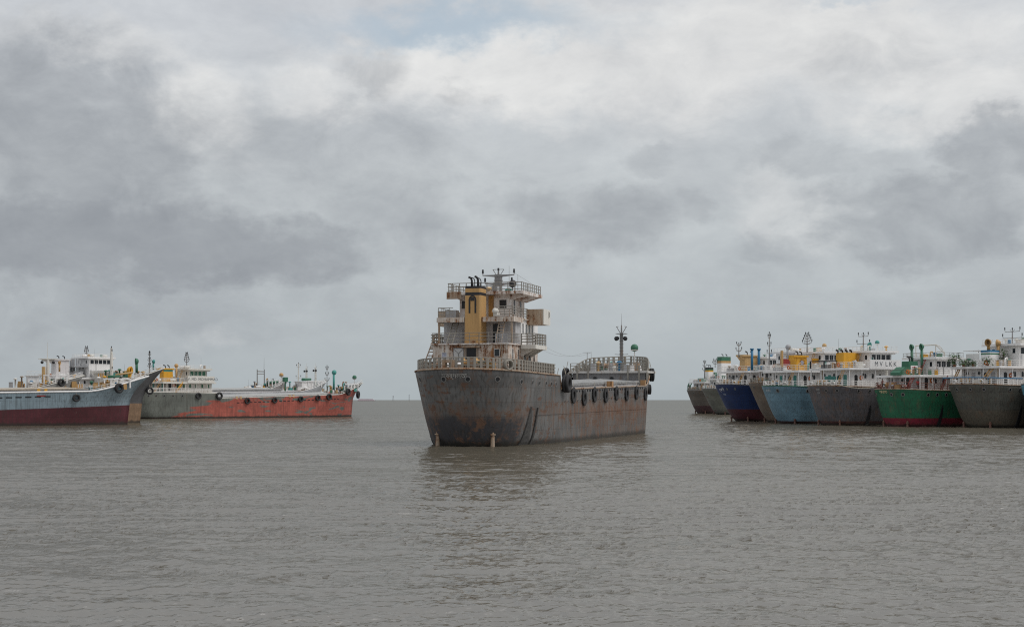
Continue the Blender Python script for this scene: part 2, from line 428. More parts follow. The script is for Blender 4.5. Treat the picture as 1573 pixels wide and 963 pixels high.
# ------------------------------------------------------------------ hull shape
class Hull:
    def __init__(s, L=74., B=12., zp=7.2, xp=17., zm1=5.7, zm2=6.4, zb=9.8, rake=2.6, a=5.6, xf=None, narrow=0.16, stemov=4.0, n=2.5, kz=2.6, full=0.0, fc=None, gr=0.085):
        s.gr = gr
        s.full, s.fc = full, fc
        s.kz = kz
        s.L, s.B, s.zp, s.xp, s.zm1, s.zm2, s.zb, s.rake, s.a = L, B, zp, xp, zm1, zm2, zb, rake, a
        s.xf = L - 17 if xf is None else xf
        s.narrow, s.stemov, s.n = narrow, stemov, n
    def x0(s, z):
        q = min(1.15, max(0.0, 1 - z / s.zp))
        return s.rake * (0.82 * q + 0.18 * q ** 5)
    def bs(s, z):
        q = min(1.15, max(0.0, 1 - z / s.zp)); return s.B / 2 * (1 - s.narrow * (0.9 * q + 0.25 * q ** 10))
    def bm(s, z):
        q = min(1.15, max(0.0, 1 - z / 6.0)); return s.B / 2 * (1 - 0.02 * q)
    def xe(s, z):
        q = min(1.0, max(0.0, z / 7.0)); return s.L - 23 + 6 * q + s.full * 5 * (1 - q)
    def xs(s, z):
        q = min(1.0, max(0.0, (z - 4.6) / max(0.5, s.zb - 4.6)))
        return s.L - s.stemov - 0.5 * (1 - min(1, max(0, z / 4.6))) + s.stemov * q ** 1.35
    def pw(s, z):
        return 1.55 + s.full * 0.8 + (0.9 - 0.6 * s.full) * min(1.0, max(0.0, z / 8.0))
    def half(s, x, z):
        x0, a, xe = s.x0(z), s.a, s.xe(z)
        if x <= x0: return 0.0
        if x < x0 + a:
            return s.bs(z) * (max(0.0, 1 - ((x0 + a - x) / a) ** s.n)) ** (1 / s.n)
        if x <= xe:
            k = min(1.0, (x - x0 - a) / 10.0); k = k * k * (3 - 2 * k)
            return s.bs(z) * (1 - k) + s.bm(z) * k
        t = min(1.0, (x - xe) / (s.xs(z) - xe))
        return s.bm(z) * (1 - t ** s.pw(z))
    def top(s, x):
        if x <= s.xp: return s.zp - 0.012 * x + 0.18 * max(0, 1 - x / 6.0) ** 2
        if x <= s.xf: return s.zm1 + (s.zm2 - s.zm1) * (x - s.xp) / (s.xf - s.xp)
        if s.fc:
            x1, z1 = s.fc
            if x <= x1:
                t = (x - s.xf) / (x1 - s.xf); return s.zm2 + (z1 - s.zm2) * t * t * (3 - 2 * t)
            return z1 + (s.zb - z1) * (x - x1) / (s.L - x1)
        t = min(1.0, (x - s.xf) / (s.L - s.xf)); return s.zm2 + (s.zb - s.zm2) * t ** 1.35
    def normal(s, x, z, side):
        e = 0.05
        h = lambda X, Z: s.half(X, Z)
        dhx = (h(x + e, z) - h(x - e, z)) / (2 * e); dhz = (h(x, z + e) - h(x, z - e)) / (2 * e)
        return Vector((-dhx, side, -dhz)).normalized()
    def side_point(s, x, z, side=-1):
        return Vector((x, side * s.half(x, z), z)), s.normal(x, z, side)
    def stern_point(s, y, z):
        b, a = s.bs(z), s.a
        q = min(0.999, abs(y) / b)
        f = lambda qq: s.x0(z) + a - a * (1 - qq ** s.n) ** (1 / s.n)
        x = f(q)
        e = 1e-3
        dxy = (f(min(.9995, q + e)) - f(max(0, q - e))) / (2 * e * b) * (1 if y >= 0 else -1)
        dxz = (s.x0(z + .05) - s.x0(z - .05)) / 0.1
        return Vector((x, y, z)), Vector((-1, dxy, dxz)).normalized()
    def columns(s):
        cols = []
        for k in range(15): cols.append(('s', math.pi / 2 * k / 14))
        xa, xb = s.x0(6.0) + s.a, s.xe(6.0)
        xs_ = list(np.linspace(xa, xb, 22)[1:])
        xs_ += [s.xp - 0.03, s.xp + 0.03]
        for x in sorted(xs_): cols.append(('m', (x - xa) / (xb - xa)))
        for k in range(1, 15): cols.append(('b', k / 14))
        return cols
    def colx(s, c, z):
        k, t = c
        if k == 's': return s.x0(z) + s.a - s.a * math.cos(t) ** (2 / s.n)
        if k == 'm': xa = s.x0(z) + s.a; return xa + (s.xe(z) - xa) * t
        xe = s.xe(z); return xe + (s.xs(z) - xe) * t
    def colh(s, c, z):
        k, t = c
        if k == 's': return s.bs(z) * math.sin(t) ** (2 / s.n)
        if k == 'b': return s.bm(z) * (1 - t ** s.pw(z))
        return s.half(s.colx(c, z), z)
    def coltop(s, c):
        k, t = c
        if k == 'm':
            xa = s.x0(6.0) + s.a; xd = xa + (s.xe(6.0) - xa) * t
        elif k == 's': xd = s.a - s.a * math.cos(t) ** (2 / s.n)
        else: xe = s.xe(6.0); xd = xe + (s.L - xe) * t
        return s.top(xd)
    def edge(s, side, drop=0.0):
        out = []
        for c in s.columns():
            z = s.coltop(c) - drop
            out.append(Vector((s.colx(c, z), side * s.colh(c, z), z)))
        return out
    def build(s, root, mat, gun, deck=None):
        mb = MB(); NL = 14
        cols = s.columns(); nc = len(cols)
        order = [(c, 1) for c in reversed(cols)] + [(c, -1) for c in cols[1:]]
        vs = []
        for c, sd in order:
            zt = s.coltop(c)
            for j in range(NL + 1):
                z = -1.2 + (zt + 1.2) * j / NL
                vs.append((s.colx(c, z), sd * s.colh(c, z), z))
        fs = []
        for i in range(len(order) - 1):
            for j in range(NL):
                p = i * (NL + 1) + j
                fs.append((p, p + NL + 1, p + NL + 2, p + 1))
        mb.add(vs, fs)
        h = mb.build('hull', mat, root, True)
        sd_ = h.modifiers.new('thick', 'SOLIDIFY'); sd_.thickness = 0.07; sd_.offset = -1
        gp = s.edge(1)[::-1] + s.edge(-1)[1:]
        MB().path(gp, s.gr, 6).build('gunwale', gun, root, True)
        # deck plating: inside the bulwarks
        db = MB(); vs = []; fs = []
        for c in cols:
            zt = s.coltop(c); k, t = c
            x6 = s.colx(c, 6.0)
            drop = 0.06 if x6 <= s.xp else (0.95 if x6 < s.xf else 1.0)
            z = zt - drop
            x, hh = s.colx(c, z), max(0.0, s.colh(c, z) - 0.10)
            vs += [(x + (0.1 if k == 's' else 0), hh, z), (x + (0.1 if k == 's' else 0), -hh, z)]
        for i in range(nc - 1): fs.append((2 * i, 2 * i + 1, 2 * i + 3, 2 * i + 2))
        db.add(vs, fs)
        db.build('deck', deck or M_DECK, root)
        return h

# ------------------------------------------------------------------ ship fittings (ship frame: +x bow, +y port, z up from the water)
AX = {'-x': (Vector((-1, 0, 0)), Vector((0, 1, 0))), '+x': (Vector((1, 0, 0)), Vector((0, 1, 0))),
      '-y': (Vector((0, -1, 0)), Vector((1, 0, 0))), '+y': (Vector((0, 1, 0)), Vector((1, 0, 0)))}

def face_matrix(p, normal, up=Vector((0, 0, 1))):
    nrm = Vector(normal).normalized()
    u = up.cross(nrm).normalized(); w = nrm.cross(u)
    M = Matrix((u, w, nrm)).transposed().to_4x4()
    M.translation = Vector(p)
    return M

def window(parent, face, p, w=0.5, h=0.7, frame=M_WHITE, glass=M_GLASS, name='window', arch=False):
    nrm, _ = AX[face]
    M = face_matrix(p, nrm)
    mb = MB(); f = 0.06
    if arch:
        pts = [(-w / 2, -h / 2)] + [(w / 2, -h / 2)] + [(w / 2 * math.cos(a), h / 2 - w / 2 + w / 2 * math.sin(a)) for a in np.linspace(0, math.pi, 9)]
        n = len(pts)
        vs = [M @ Vector((a, b, -0.05)) for a, b in pts] + [M @ Vector((a, b, 0.02)) for a, b in pts]
        mb.add(vs, [(i, (i + 1) % n, n + (i + 1) % n, n + i) for i in range(n)] + [tuple(range(n, 2 * n))], 1)
    else:
        mb.obox(M @ Matrix.Translation((0, 0, -0.02)), w, h, 0.07, 1)
    fw, fh = w / 2 + f / 2, h / 2 + f / 2
    for q in (-1, 1):
        mb.obox(M @ Matrix.Translation((q * fw, 0, 0)), f, h + 2 * f, 0.09, 0)
        if not (arch and q == 1): mb.obox(M @ Matrix.Translation((0, q * fh, 0)), w, f, 0.09, 0)
    return mb.build(name, [frame, glass], parent)

def door(parent, face, p, w=0.75, h=1.9, mat=M_DARK, frame=M_WHITE, arch=False):
    d = window(parent, face, p, w, h, frame, mat, 'door', arch)
    return d

def rail_mb(pts, h=1.0, rails=3, r=0.035, post=0.05, step=1.3, flat=False, toe=0.0):
    """Railing along a polyline of deck-edge points."""
    mb = MB()
    pts = [Vector(p) for p in pts]
    for k in range(rails):
        z = h * (k + 1) / rails
        mb.path([p + Vector((0, 0, z)) for p in pts], r, 5)
    acc = 0.0; nxt = 0.0
    for a, b in zip(pts[:-1], pts[1:]):
        d = b - a; L = d.length
        if L < 1e-6: continue
        while nxt <= acc + L + 1e-6:
            p = a + d * ((nxt - acc) / L)
            if flat:
                M = Matrix.Translation(p + Vector((0, 0, h / 2))) @ Matrix.Rotation(math.atan2(d.y, d.x), 4, 'Z')
                mb.obox(M, post * 2.2, post, h)
            else:
                mb.tube(p, p + Vector((0, 0, h)), post * 0.6, None, 5)
            nxt += step
        acc += L
    return mb

def railing(root, pts, mat=M_RAIL_W, **k):
    return rail_mb(pts, **k).build('railing', mat, root)

def ladder(root, p0, p1, w=0.6, mat=M_YELLOW, side=None, name='ladder', steps=9, r=0.06):
    p0, p1 = Vector(p0), Vector(p1)
    s = Vector(side if side else (0, 1, 0)).normalized() * w / 2
    mb = MB()
    for q in (-1, 1): mb.tube(p0 + s * q, p1 + s * q, r)
    for k in range(steps):
        c = p0.lerp(p1, (k + 0.5) / steps)
        mb.tube(c - s, c + s, 0.05)
    return mb.build(name, mat, root)

def funnel(root, x0, x1, hw, z0, z1, mat, bands=(), cap=0.0, pipes=2, emblem=None, lip=None, pipe_h=0.8):
    mb = MB()
    t = 0.06
    zz = z0
    segs = []
    cuts = sorted(bands, key=lambda b: b[0])
    mats = [mat]
    for (a, b, m_) in cuts:
        if a > zz: segs.append((zz, a, 0))
        if m_ not in mats: mats.append(m_)
        segs.append((a, b, mats.index(m_))); zz = b
    if zz < z1: segs.append((zz, z1, 0))
    for a, b, mi in segs:
        ta, tb = 1 - t * (a - z0) / (z1 - z0), 1 - t * (b - z0) / (z1 - z0)
        xc, hx = (x0 + x1) / 2, (x1 - x0) / 2
        def ring(k, z):
            c = 0.13
            X, Y = hx * k, hw * k
            return [(xc + sx, sy, z) for sx, sy in ((-X + c, -Y), (X - c, -Y), (X, -Y + c), (X, Y - c), (X - c, Y), (-X + c, Y), (-X, Y - c), (-X, -Y + c))]
        vs = ring(ta, a) + ring(tb, b)
        mb.add(vs, [(i, (i + 1) % 8, 8 + (i + 1) % 8, 8 + i) for i in range(8)] + [tuple(range(8, 16))], mi)
    f = mb.build('funnel', mats, root)
    if cap:
        M_ = lip or mat
        c = MB()
        c.prism([(x0 - cap, z1 - 0.05), (x1 + 0.1, z1 - 0.05), (x1 + 0.1, z1 + 0.25), (x0 - cap, z1 + 0.32)], 'y', -hw - 0.2, hw + 0.2)
        c.prism([(x0 + 0.05, z1 - 0.9), (x0 + 0.06, z1 - 0.055), (x0 - cap, z1 - 0.055)], 'y', -hw + 0.1, hw - 0.1)
        c.build('funnel_cap', M_, f)
    zt = z1 + (0.25 if cap else 0)
    for k in range(pipes):
        px = x0 + (x1 - x0) * (0.35 + 0.5 * k / max(1, pipes - 1)) if pipes > 1 else (x0 + x1) / 2
        py = (k - (pipes - 1) / 2) * hw * 0.55
        MB().path([(px, py, zt - 0.1), (px, py, zt + pipe_h * 0.55), (px - 0.08, py, zt + pipe_h * 0.8), (px - 0.28, py, zt + pipe_h * 0.95), (px - 0.55, py, zt + pipe_h)],
                  0.13, 8).build('exhaust_pipe', M_BLACK, f, True)
    return f

def tree_mast(root, x, y, z0, z1, mat=M_STEEL, arms=3, span=1.3, style='tree', name='mast', r=0.14):
    m = MB()
    m.tube((x, y, z0), (x, y, z1), r, r * 0.45, 8)
    H = z1 - z0
    lamps = []
    for k in range(arms):
        z = z0 + H * (0.45 + 0.42 * k / max(1, arms - 1)) if arms > 1 else z0 + H * .75
        sp_ = span * (1 - 0.22 * k)
        for q in (-1, 1):
            if style == 'tree':
                pts = [(x, y, z), (x, y + q * sp_ * 0.55, z + 0.08), (x, y + q * sp_ * 0.9, z + 0.28), (x, y + q * sp_, z + 0.6)]
            else:
                pts = [(x, y, z), (x, y + q * sp_ * 0.96, z + 0.05), (x, y + q * sp_, z + 0.4)]
            m.path(pts, 0.05, 5)
            lamps.append(((x, y + q * sp_, z + (0.55 if style == 'tree' else 0.38)), (x, y + q * sp_, z + (0.95 if style == 'tree' else 0.8))))
            if style == 'tree':
                pts2 = [(x, y, z + 0.1), (x + q * sp_ * 0.4, y, z + 0.2), (x + q * sp_ * 0.55, y, z + 0.5)]
                m.path(pts2, 0.045, 5)
    for q in (-1, 1):
        m.tube((x, y, z1 - 0.5), (x, y + q * 0.5, z1 + 0.05), 0.035, None, 4)
    o = m.build(name, mat, root)
    lamps.append(((x, y, z1), (x, y, z1 + 0.35)))
    for a, b in lamps: MB().tube(a, b, 0.09, None, 6).build('lamp', M_BLACK, o)
    return o

def lattice_mast(root, x, y, z0, z1, mat=M_STEEL, w=0.42, name='foremast', lamps=True):
    m = MB()
    for a in (-1, 1):
        for b in (-1, 1): m.tube((x + a * w / 2, y + b * w / 2, z0), (x + a * w / 3, y + b * w / 3, z1), 0.05, None, 5)
    n = int((z1 - z0) / 0.8)
    for k in range(n):
        za = z0 + (z1 - z0) * k / n; zb = z0 + (z1 - z0) * (k + 1) / n
        s = 1 if k % 2 else -1
        for b in (-1, 1):
            m.tube((x - s * w / 2.3, y + b * w / 2.3, za), (x + s * w / 2.5, y + b * w / 2.5, zb), 0.035, None, 4)
            m.tube((x + b * w / 2.3, y - s * w / 2.3, za), (x + b * w / 2.5, y + s * w / 2.5, zb), 0.035, None, 4)
    m.box(x - w * .6, x + w * .6, y - w * .6, y + w * .6, z1, z1 + 0.06)
    for q in (-1, 1): m.tube((x, y, z1 - 0.1), (x, y + q * 0.75, z1 + 0.75), 0.05, None, 5)
    m.tube((x, y, z1), (x, y, z1 + 1.6), 0.05, 0.015, 5)
    o = m.build(name, mat, root)
    if lamps:
        for q in (-1, 1):
            l = MB()
            l.lathe([(0.02, 0), (0.28, 0.05), (0.30, 0.35), (0.05, 0.45)], face_matrix((x - 0.1, y + q * 0.55, z1 - 0.7), (-1, 0, 0.15)), 10)
            l.box(x - .05, x + .05, min(y, y + q * .55), max(y, y + q * .55), z1 - 0.74, z1 - 0.66)
            l.build('floodlight', M_BLACK, o, True)
    return o

def cowl(root, x, y, z, h=1.6, r=0.5, mat=M_GREENP, yaw=0.0):
    """Ventilator: a pipe that ends in a big round mouth."""
    d = Vector((math.cos(yaw), math.sin(yaw), 0))
    m = MB()
    m.tube((x, y, z), (x, y, z + h - r * 0.6), r * 0.42, r * 0.45, 10)
    c = Vector((x, y, z + h))
    M = face_matrix(c - d * r * 0.55, d)
    m.lathe([(r * 0.05, -r * 0.1), (r * 0.55, 0.0), (r * 0.86, r * 0.35), (r, r * 0.8), (r * 1.02, r * 1.0), (r * 0.9, r * 1.02), (r * 0.6, r * 0.6)], M, 14)
    o = m.build('ventilator', mat, root, True)
    return o

def ball_light(root, x, y, z, h=1.5, r=0.5, mat=M_GREENP):
    m = MB(); m.tube((x, y, z), (x, y, z + h - r), 0.07, None, 6)
    m.lathe([(r * 1.05, 0.0), (r * 0.8, -0.18)], Matrix.Translation((x, y, z + h - r * 0.45)), 14)
    o = m.build('lamp_post', M_RAIL_W, root)
    MB().ball((x, y, z + h), r, 14).build('lamp_globe', mat, o, True)
    return o

def windlass(root, x, y, z, mat=M_GREENP, drum=M_YELLOW):
    m = MB()
    m.box(x - 0.8, x + 0.8, y - 1.3, y + 1.3, z, z + 0.22)
    for q in (-1.05, -0.3, 0.3, 1.05): m.prism([(x - .45, z + .22), (x + .45, z + .22), (x + .18, z + 1.15), (x - .18, z + 1.15)], 'y', y + q - .06, y + q + .06)
    m.box(x - 0.2, x + 0.55, y - 0.25, y + 0.25, z + 0.22, z + 1.3)
    o = m.build('windlass', mat, root)
    d = MB()
    for q in (-0.68, 0.68):
        d.lathe([(0.02, -.34), (.5, -.34), (.5, -.26), (.3, -.22), (.3, .22), (.5, .26), (.5, .34), (.02, .34)], face_matrix((x, y + q, z + .85), (0, 1, 0)), 14)
    d.build('winch_drum', drum, o, True)
    return o

def text_mesh(body, size):
    cu = bpy.data.curves.new('text', 'FONT')
    cu.body = body; cu.size = size; cu.align_x = 'CENTER'; cu.align_y = 'CENTER'; cu.resolution_u = 2
    o = bpy.data.objects.new('text', cu); COL.objects.link(o)
    bpy.context.view_layer.update()
    me = o.evaluated_get(bpy.context.evaluated_depsgraph_get()).to_mesh()
    vs = [v.co.copy() for v in me.vertices]; fs = [tuple(p.vertices) for p in me.polygons]
    bpy.data.objects.remove(o); bpy.data.curves.remove(cu)
    return vs, fs

def stern_text(parent, H, body, y, z, size, mat, stretch=1.0):
    vs, fs = text_mesh(body, size)
    out = []
    for v in vs:      # seen from aft, port is on the left
        p, n = H.stern_point(y - v.x * stretch, z + v.y)
        out.append(p + n * 0.03)
    return MB().add(out, fs).build('name_lettering', mat, parent)

def flat_text(parent, body, p, normal, size, mat, stretch=1.0):
    vs, fs = text_mesh(body, size)
    M = face_matrix(p, normal)
    return MB().add([M @ Vector((v.x * stretch, v.y, 0.02)) for v in vs], fs).build('name_lettering', mat, parent)

def porthole(hullo, p, n, r=0.2, mat=M_DARK, rim=None):
    M = face_matrix(p, n)
    mb = MB()
    mb.lathe([(r * 1.28, -0.05), (r * 1.28, 0.035), (r, 0.045), (r, 0.02)], M, 12, 0)
    mb.lathe([(r, 0.025), (0.001, 0.022)], M, 12, 1)
    return mb.build('porthole', [rim or M_STEEL, mat], hullo)

def freeing_port(hullo, H, x, z, w, h, side=-1):
    p, n = H.side_point(x, z, side)
    M = face_matrix(p, n)
    return MB().obox(M, w, h, 0.06).build('freeing_port', M_DARK, hullo)

def clutter(root, x0, x1, y0, y1, z, n, seed, hmax=1.3):
    """Deck gear: mushroom vents, drums, lockers, rolled tarpaulins, life-raft canisters."""
    rnd = random.Random(seed)
    cols = [M_YELLOW, M_WHITE, M_CREAM, M_GREENP, M_TEAL, M_RUSTY, M_GREY, M_BLUEP, M_TAN, M_YELLOWB]
    for k in range(n):
        x, y, q = rnd.uniform(x0, x1), rnd.uniform(y0, y1), rnd.random()
        m_ = rnd.choice(cols)
        if q < .28:
            h = rnd.uniform(.7, hmax)
            MB().lathe([(.16, 0), (.16, h - .3), (.38, h - .28), (.36, h - .1), (.2, h), (.001, h + .02)], Matrix.Translation((x, y, z)), 10).build('mushroom_vent', m_, root, True)
        elif q < .48:
            MB().lathe([(.001, 0), (.29, 0), (.3, .3), (.29, .6), (.29, .88), (.001, .88)], Matrix.Translation((x, y, z)), 10).build('drum', m_, root)
        elif q < .66:
            w, d, h = rnd.uniform(.6, 1.5), rnd.uniform(.5, 1.1), rnd.uniform(.5, min(1.2, hmax))
            MB().box(x - w / 2, x + w / 2, y - d / 2, y + d / 2, z, z + h).box(x - w / 2 - .05, x + w / 2 + .05, y - d / 2 - .05, y + d / 2 + .05, z + h, z + h + .06).build('locker', m_, root)
        elif q < .80:
            L = rnd.uniform(.9, 1.8)
            MB().tube((x - L / 2, y, z + .55), (x + L / 2, y + rnd.uniform(-.2, .2), z + .55), .3, .27, 10).box(x - L / 3, x - L / 3 + .1, y - .25, y + .25, z, z + .35).box(x + L / 3 - .1, x + L / 3, y - .25, y + .25, z, z + .35).build('raft_canister', rnd.choice([M_WHITE, M_CREAM]), root, True)
        elif q < .92:
            MB().tube((x, y, z), (x, y, z + rnd.uniform(1.6, 3.0)), .035, .015, 5).build('antenna', M_STEEL, root)
        else:
            MB().path([(x, y, z), (x, y, z + hmax * .7), (x + .12, y, z + hmax * .95), (x + .4, y, z + hmax), (x + .55, y, z + hmax * .8)], .14, 8).build('gooseneck_vent', m_, root, True)

def lifebuoy(root, p, n):
    MB().lathe([(.22, -.06), (.30, -.09), (.38, -.06), (.40, 0), (.38, .06), (.30, .09), (.22, .06), (.20, 0), (.22, -.06)], face_matrix(p, n), 16).build('lifebuoy', plain('orange_ring', (.60, .16, .03), .6), root, True)

# ------------------------------------------------------------------ tyres hung over the side (things of their own)
_tyre = MB().lathe([(0.52, -0.30), (0.62, -0.42), (0.80, -0.45), (0.94, -0.38), (1.0, -0.22), (0.985, -0.06), (0.96, -0.04), (0.96, 0.04), (0.985, 0.06), (1.0, 0.22),
                    (0.94, 0.38), (0.80, 0.45), (0.62, 0.42), (0.52, 0.30), (0.50, 0.0), (0.52, -0.30)], Matrix.Identity(4), 24)
_tyre_me = None
def tyre(root_ship, p, n, r, label, group, width=0.75, drop=0.9, rope_to=None):
    """p: hull point behind the tyre in the ship's frame."""
    global _tyre_me
    Mw = root_ship.matrix_basis
    P = Mw @ (Vector(p) + Vector(n) * (0.45 * r * width + 0.05)); N = (Mw.to_3x3() @ Vector((n[0], n[1], 0))).normalized()
    if _tyre_me is None:
        o = _tyre.build('tyre_fender', M_RUBBER, None, True); _tyre_me = o.data
    else:
        o = bpy.data.objects.new('tyre_fender', _tyre_me); COL.objects.link(o)
    M = face_matrix(P, N)
    o.matrix_world = M @ Matrix.Diagonal((r, r, r * width, 1))
    tag(o, label, 'tyre', group)
    inv = o.matrix_basis.inverted()
    a = P + Vector((0, 0, r * 0.55)); b = P + Vector((0, 0, r + drop)) - N * (0.4 * r * width)
    rp = MB().tube(inv @ a, inv @ b, 0.05 / r, None, 5)
    rp.build('rope', M_ROPE, o)
    return o

def px_of(wp): return CXP + FPX * wp.x / wp.y, HORY - FPX * (wp.z - EYE) / wp.y

def ship_root(name, X, Y, heading, label, cat='cargo ship', group=None):
    o = empty(name, (X, Y, 0), R(90) - heading)
    tag(o, label, cat, group)
    bpy.context.view_layer.update()
    return o

def place_stern(H, left_px, d, heading):
    """Where the stern centre must lie for the leftmost point of the deck edge to bear on left_px at distance about d."""
    rz = R(90) - heading
    Rm = Matrix.Rotation(rz, 3, 'Z')
    X = (left_px - CXP) / FPX * d; Y = d
    for _ in range(8):
        mn = min(CXP + FPX * (X + (Rm @ p).x) / (Y + (Rm @ p).y) for p in H.edge(1) + H.edge(-1) if p.x < 20)
        X += (left_px - mn) / FPX * d
    return X, Y

def place_bow(H, bow_px, d_bow, heading):
    Rm = Matrix.Rotation(R(90) - heading, 3, 'Z')
    v = Rm @ Vector((H.L, 0, 0))
    return (bow_px - CXP) / FPX * d_bow - v.x, d_bow - v.y

def foredeck(root, H, z=None, rail=M_RAIL_W, wl=M_GREENP, mast_h=6.0, mast='lattice', mastx=None, balls=(), mat=M_STEEL, railing_on=True):
    L = H.L
    z = H.top(L - 8) - 1.0 if z is None else z
    windlass(root, L - 7.5, 0, z, wl)
    mx = L - 10.5 if mastx is None else mastx
    if mast == 'lattice': lattice_mast(root, mx, 0, z - 0.5, z + mast_h, mat)
    elif mast == 'tree': tree_mast(root, mx, 0, z - 0.5, z + mast_h, mat, 3, 0.9, 'tree', 'foremast')
    elif mast == 'pole': tree_mast(root, mx, 0, z - 0.5, z + mast_h, mat, 2, 0.8, 'cross', 'foremast')
    if railing_on:
        for sd in (1, -1):
            e = [p + Vector((-0.15 if abs(p.y) < 2 else 0, -sd * 0.12, 0.0)) for p in H.edge(sd) if p.x > L - 12]
            railing(root, e, rail, h=0.75, rails=2, step=1.1)
    for (dxx, y, h, r, m_) in balls:
        ball_light(root, L - dxx, y, z, h, r, m_)
    clutter(root, L - 11.5, L - 3.5, -2.6, 1.5, z, 15, root.name + 'f', 1.7)
    for sd in (-1, 1):
        for xx in (L - 12.5, L - 4.6):
            b = MB().box(xx - .4, xx + .4, sd * 1.7 - .2, sd * 1.7 + .2, z, z + .08)
            for k in (-0.22, 0.22): b.tube((xx + k, sd * 1.7, z), (xx + k, sd * 1.7, z + 0.75), 0.13, None, 8)
            b.build('bollard', M_YELLOW, root)
    return z

def hatch(root, H, x0, x1, hw, z0, z1, ridge, mat=M_TARPG, side=M_RUSTY):
    m = MB()
    m.prism([(-hw, z0), (hw, z0), (hw, z1), (-hw, z1)], 'x', x0, x1)
    dz_ = H.top(x1) - H.top(x0)
    m.v = [(x, y, z + dz_ * (x - x0) / (x1 - x0)) for x, y, z in m.v]
    o = m.build('hatch_coaming', side, root)
    c = MB()
    n = 14; prof = [(-hw - 0.12, z1 - 0.25), (-hw - 0.1, z1 + 0.02), (-hw * 0.5, z1 + ridge * 0.62), (0, z1 + ridge), (hw * 0.5, z1 + ridge * 0.62), (hw + 0.1, z1 + 0.02), (hw + 0.12, z1 - 0.25)]
    vs = []; fs = []
    for i in range(n + 1):
        x = x0 - 0.05 + (x1 - x0 + 0.1) * i / n
        q = 1.0 if 0 < i < n else 0.25
        for (y, z) in prof:
            vs.append((x, y, z1 - .25 + (z - z1 + .25) * q + dz_ * (x - x0) / (x1 - x0) + (random.uniform(-.05, .05) if 0 < i < n else 0)))
    k = len(prof)
    for i in range(n):
        for j in range(k - 1): fs.append((i * k + j, i * k + j + 1, (i + 1) * k + j + 1, (i + 1) * k + j))
    fs += [tuple(range(k)), tuple(reversed(range(n * k, (n + 1) * k)))]
    c.add(vs, fs)
    c.build('hatch_cover', mat, root)
    return o

def rudders(root, H, mat=None, zt=1.55):
    mat = mat or M_RUSTY
    for sd in (1, -1):
        p, _ = H.stern_point(sd * 2.9, 0.9)
        m = MB()
        m.tube((p.x - 0.05, p.y, -1), (p.x - 0.05, p.y, zt), 0.24, 0.17, 8)
        m.tube((p.x - 0.05, p.y, zt * .72), (p.x - 0.05, p.y, zt * .72 + .1), 0.30, 0.30, 8)
        m.ball((p.x - .05, p.y, zt), 0.2, 8)
        m.prism([(p.x - 1.5, -1.0), (p.x + 0.3, -1.0), (p.x + 0.3, -0.12), (p.x - 0.7, -0.12), (p.x - 1.5, -0.2)], 'y', p.y - 0.1, p.y + 0.1)
        m.build('rudder', mat, root)

def skegs(root, H, mat=M_BLACK, raft=False):
    """Dark strips on both quarters: hull shading given shape as raised plates."""
    for sd in (1, -1):
        for x, w, zt in (((H.a + 2.2, .32, 3.6),) if raft else ((H.a + 1.5, 0.95, 3.9), (H.a + 3.6, 0.22, 3.8))):
            vs = []; n = 8
            for k in range(n + 1):
                z = -0.8 + (zt + 0.8) * k / n
                xx = x + 0.25 * z / 3
                p, nn = H.side_point(xx, z, sd)
                ww = w * (1 - (k / n) ** 2.2) + 0.05
                for q, o in ((-ww, -0.02), (-ww, 0.16), (ww, 0.16), (ww, -0.02)):
                    pp, n2 = H.side_point(xx + q, z, sd); vs.append(pp + n2 * o)
            fs = []
            for k in range(n):
                for j in range(3): fs.append((k * 4 + j, k * 4 + j + 1, (k + 1) * 4 + j + 1, (k + 1) * 4 + j))
            MB().add(vs, fs).build('quarter_fin', mat, root)

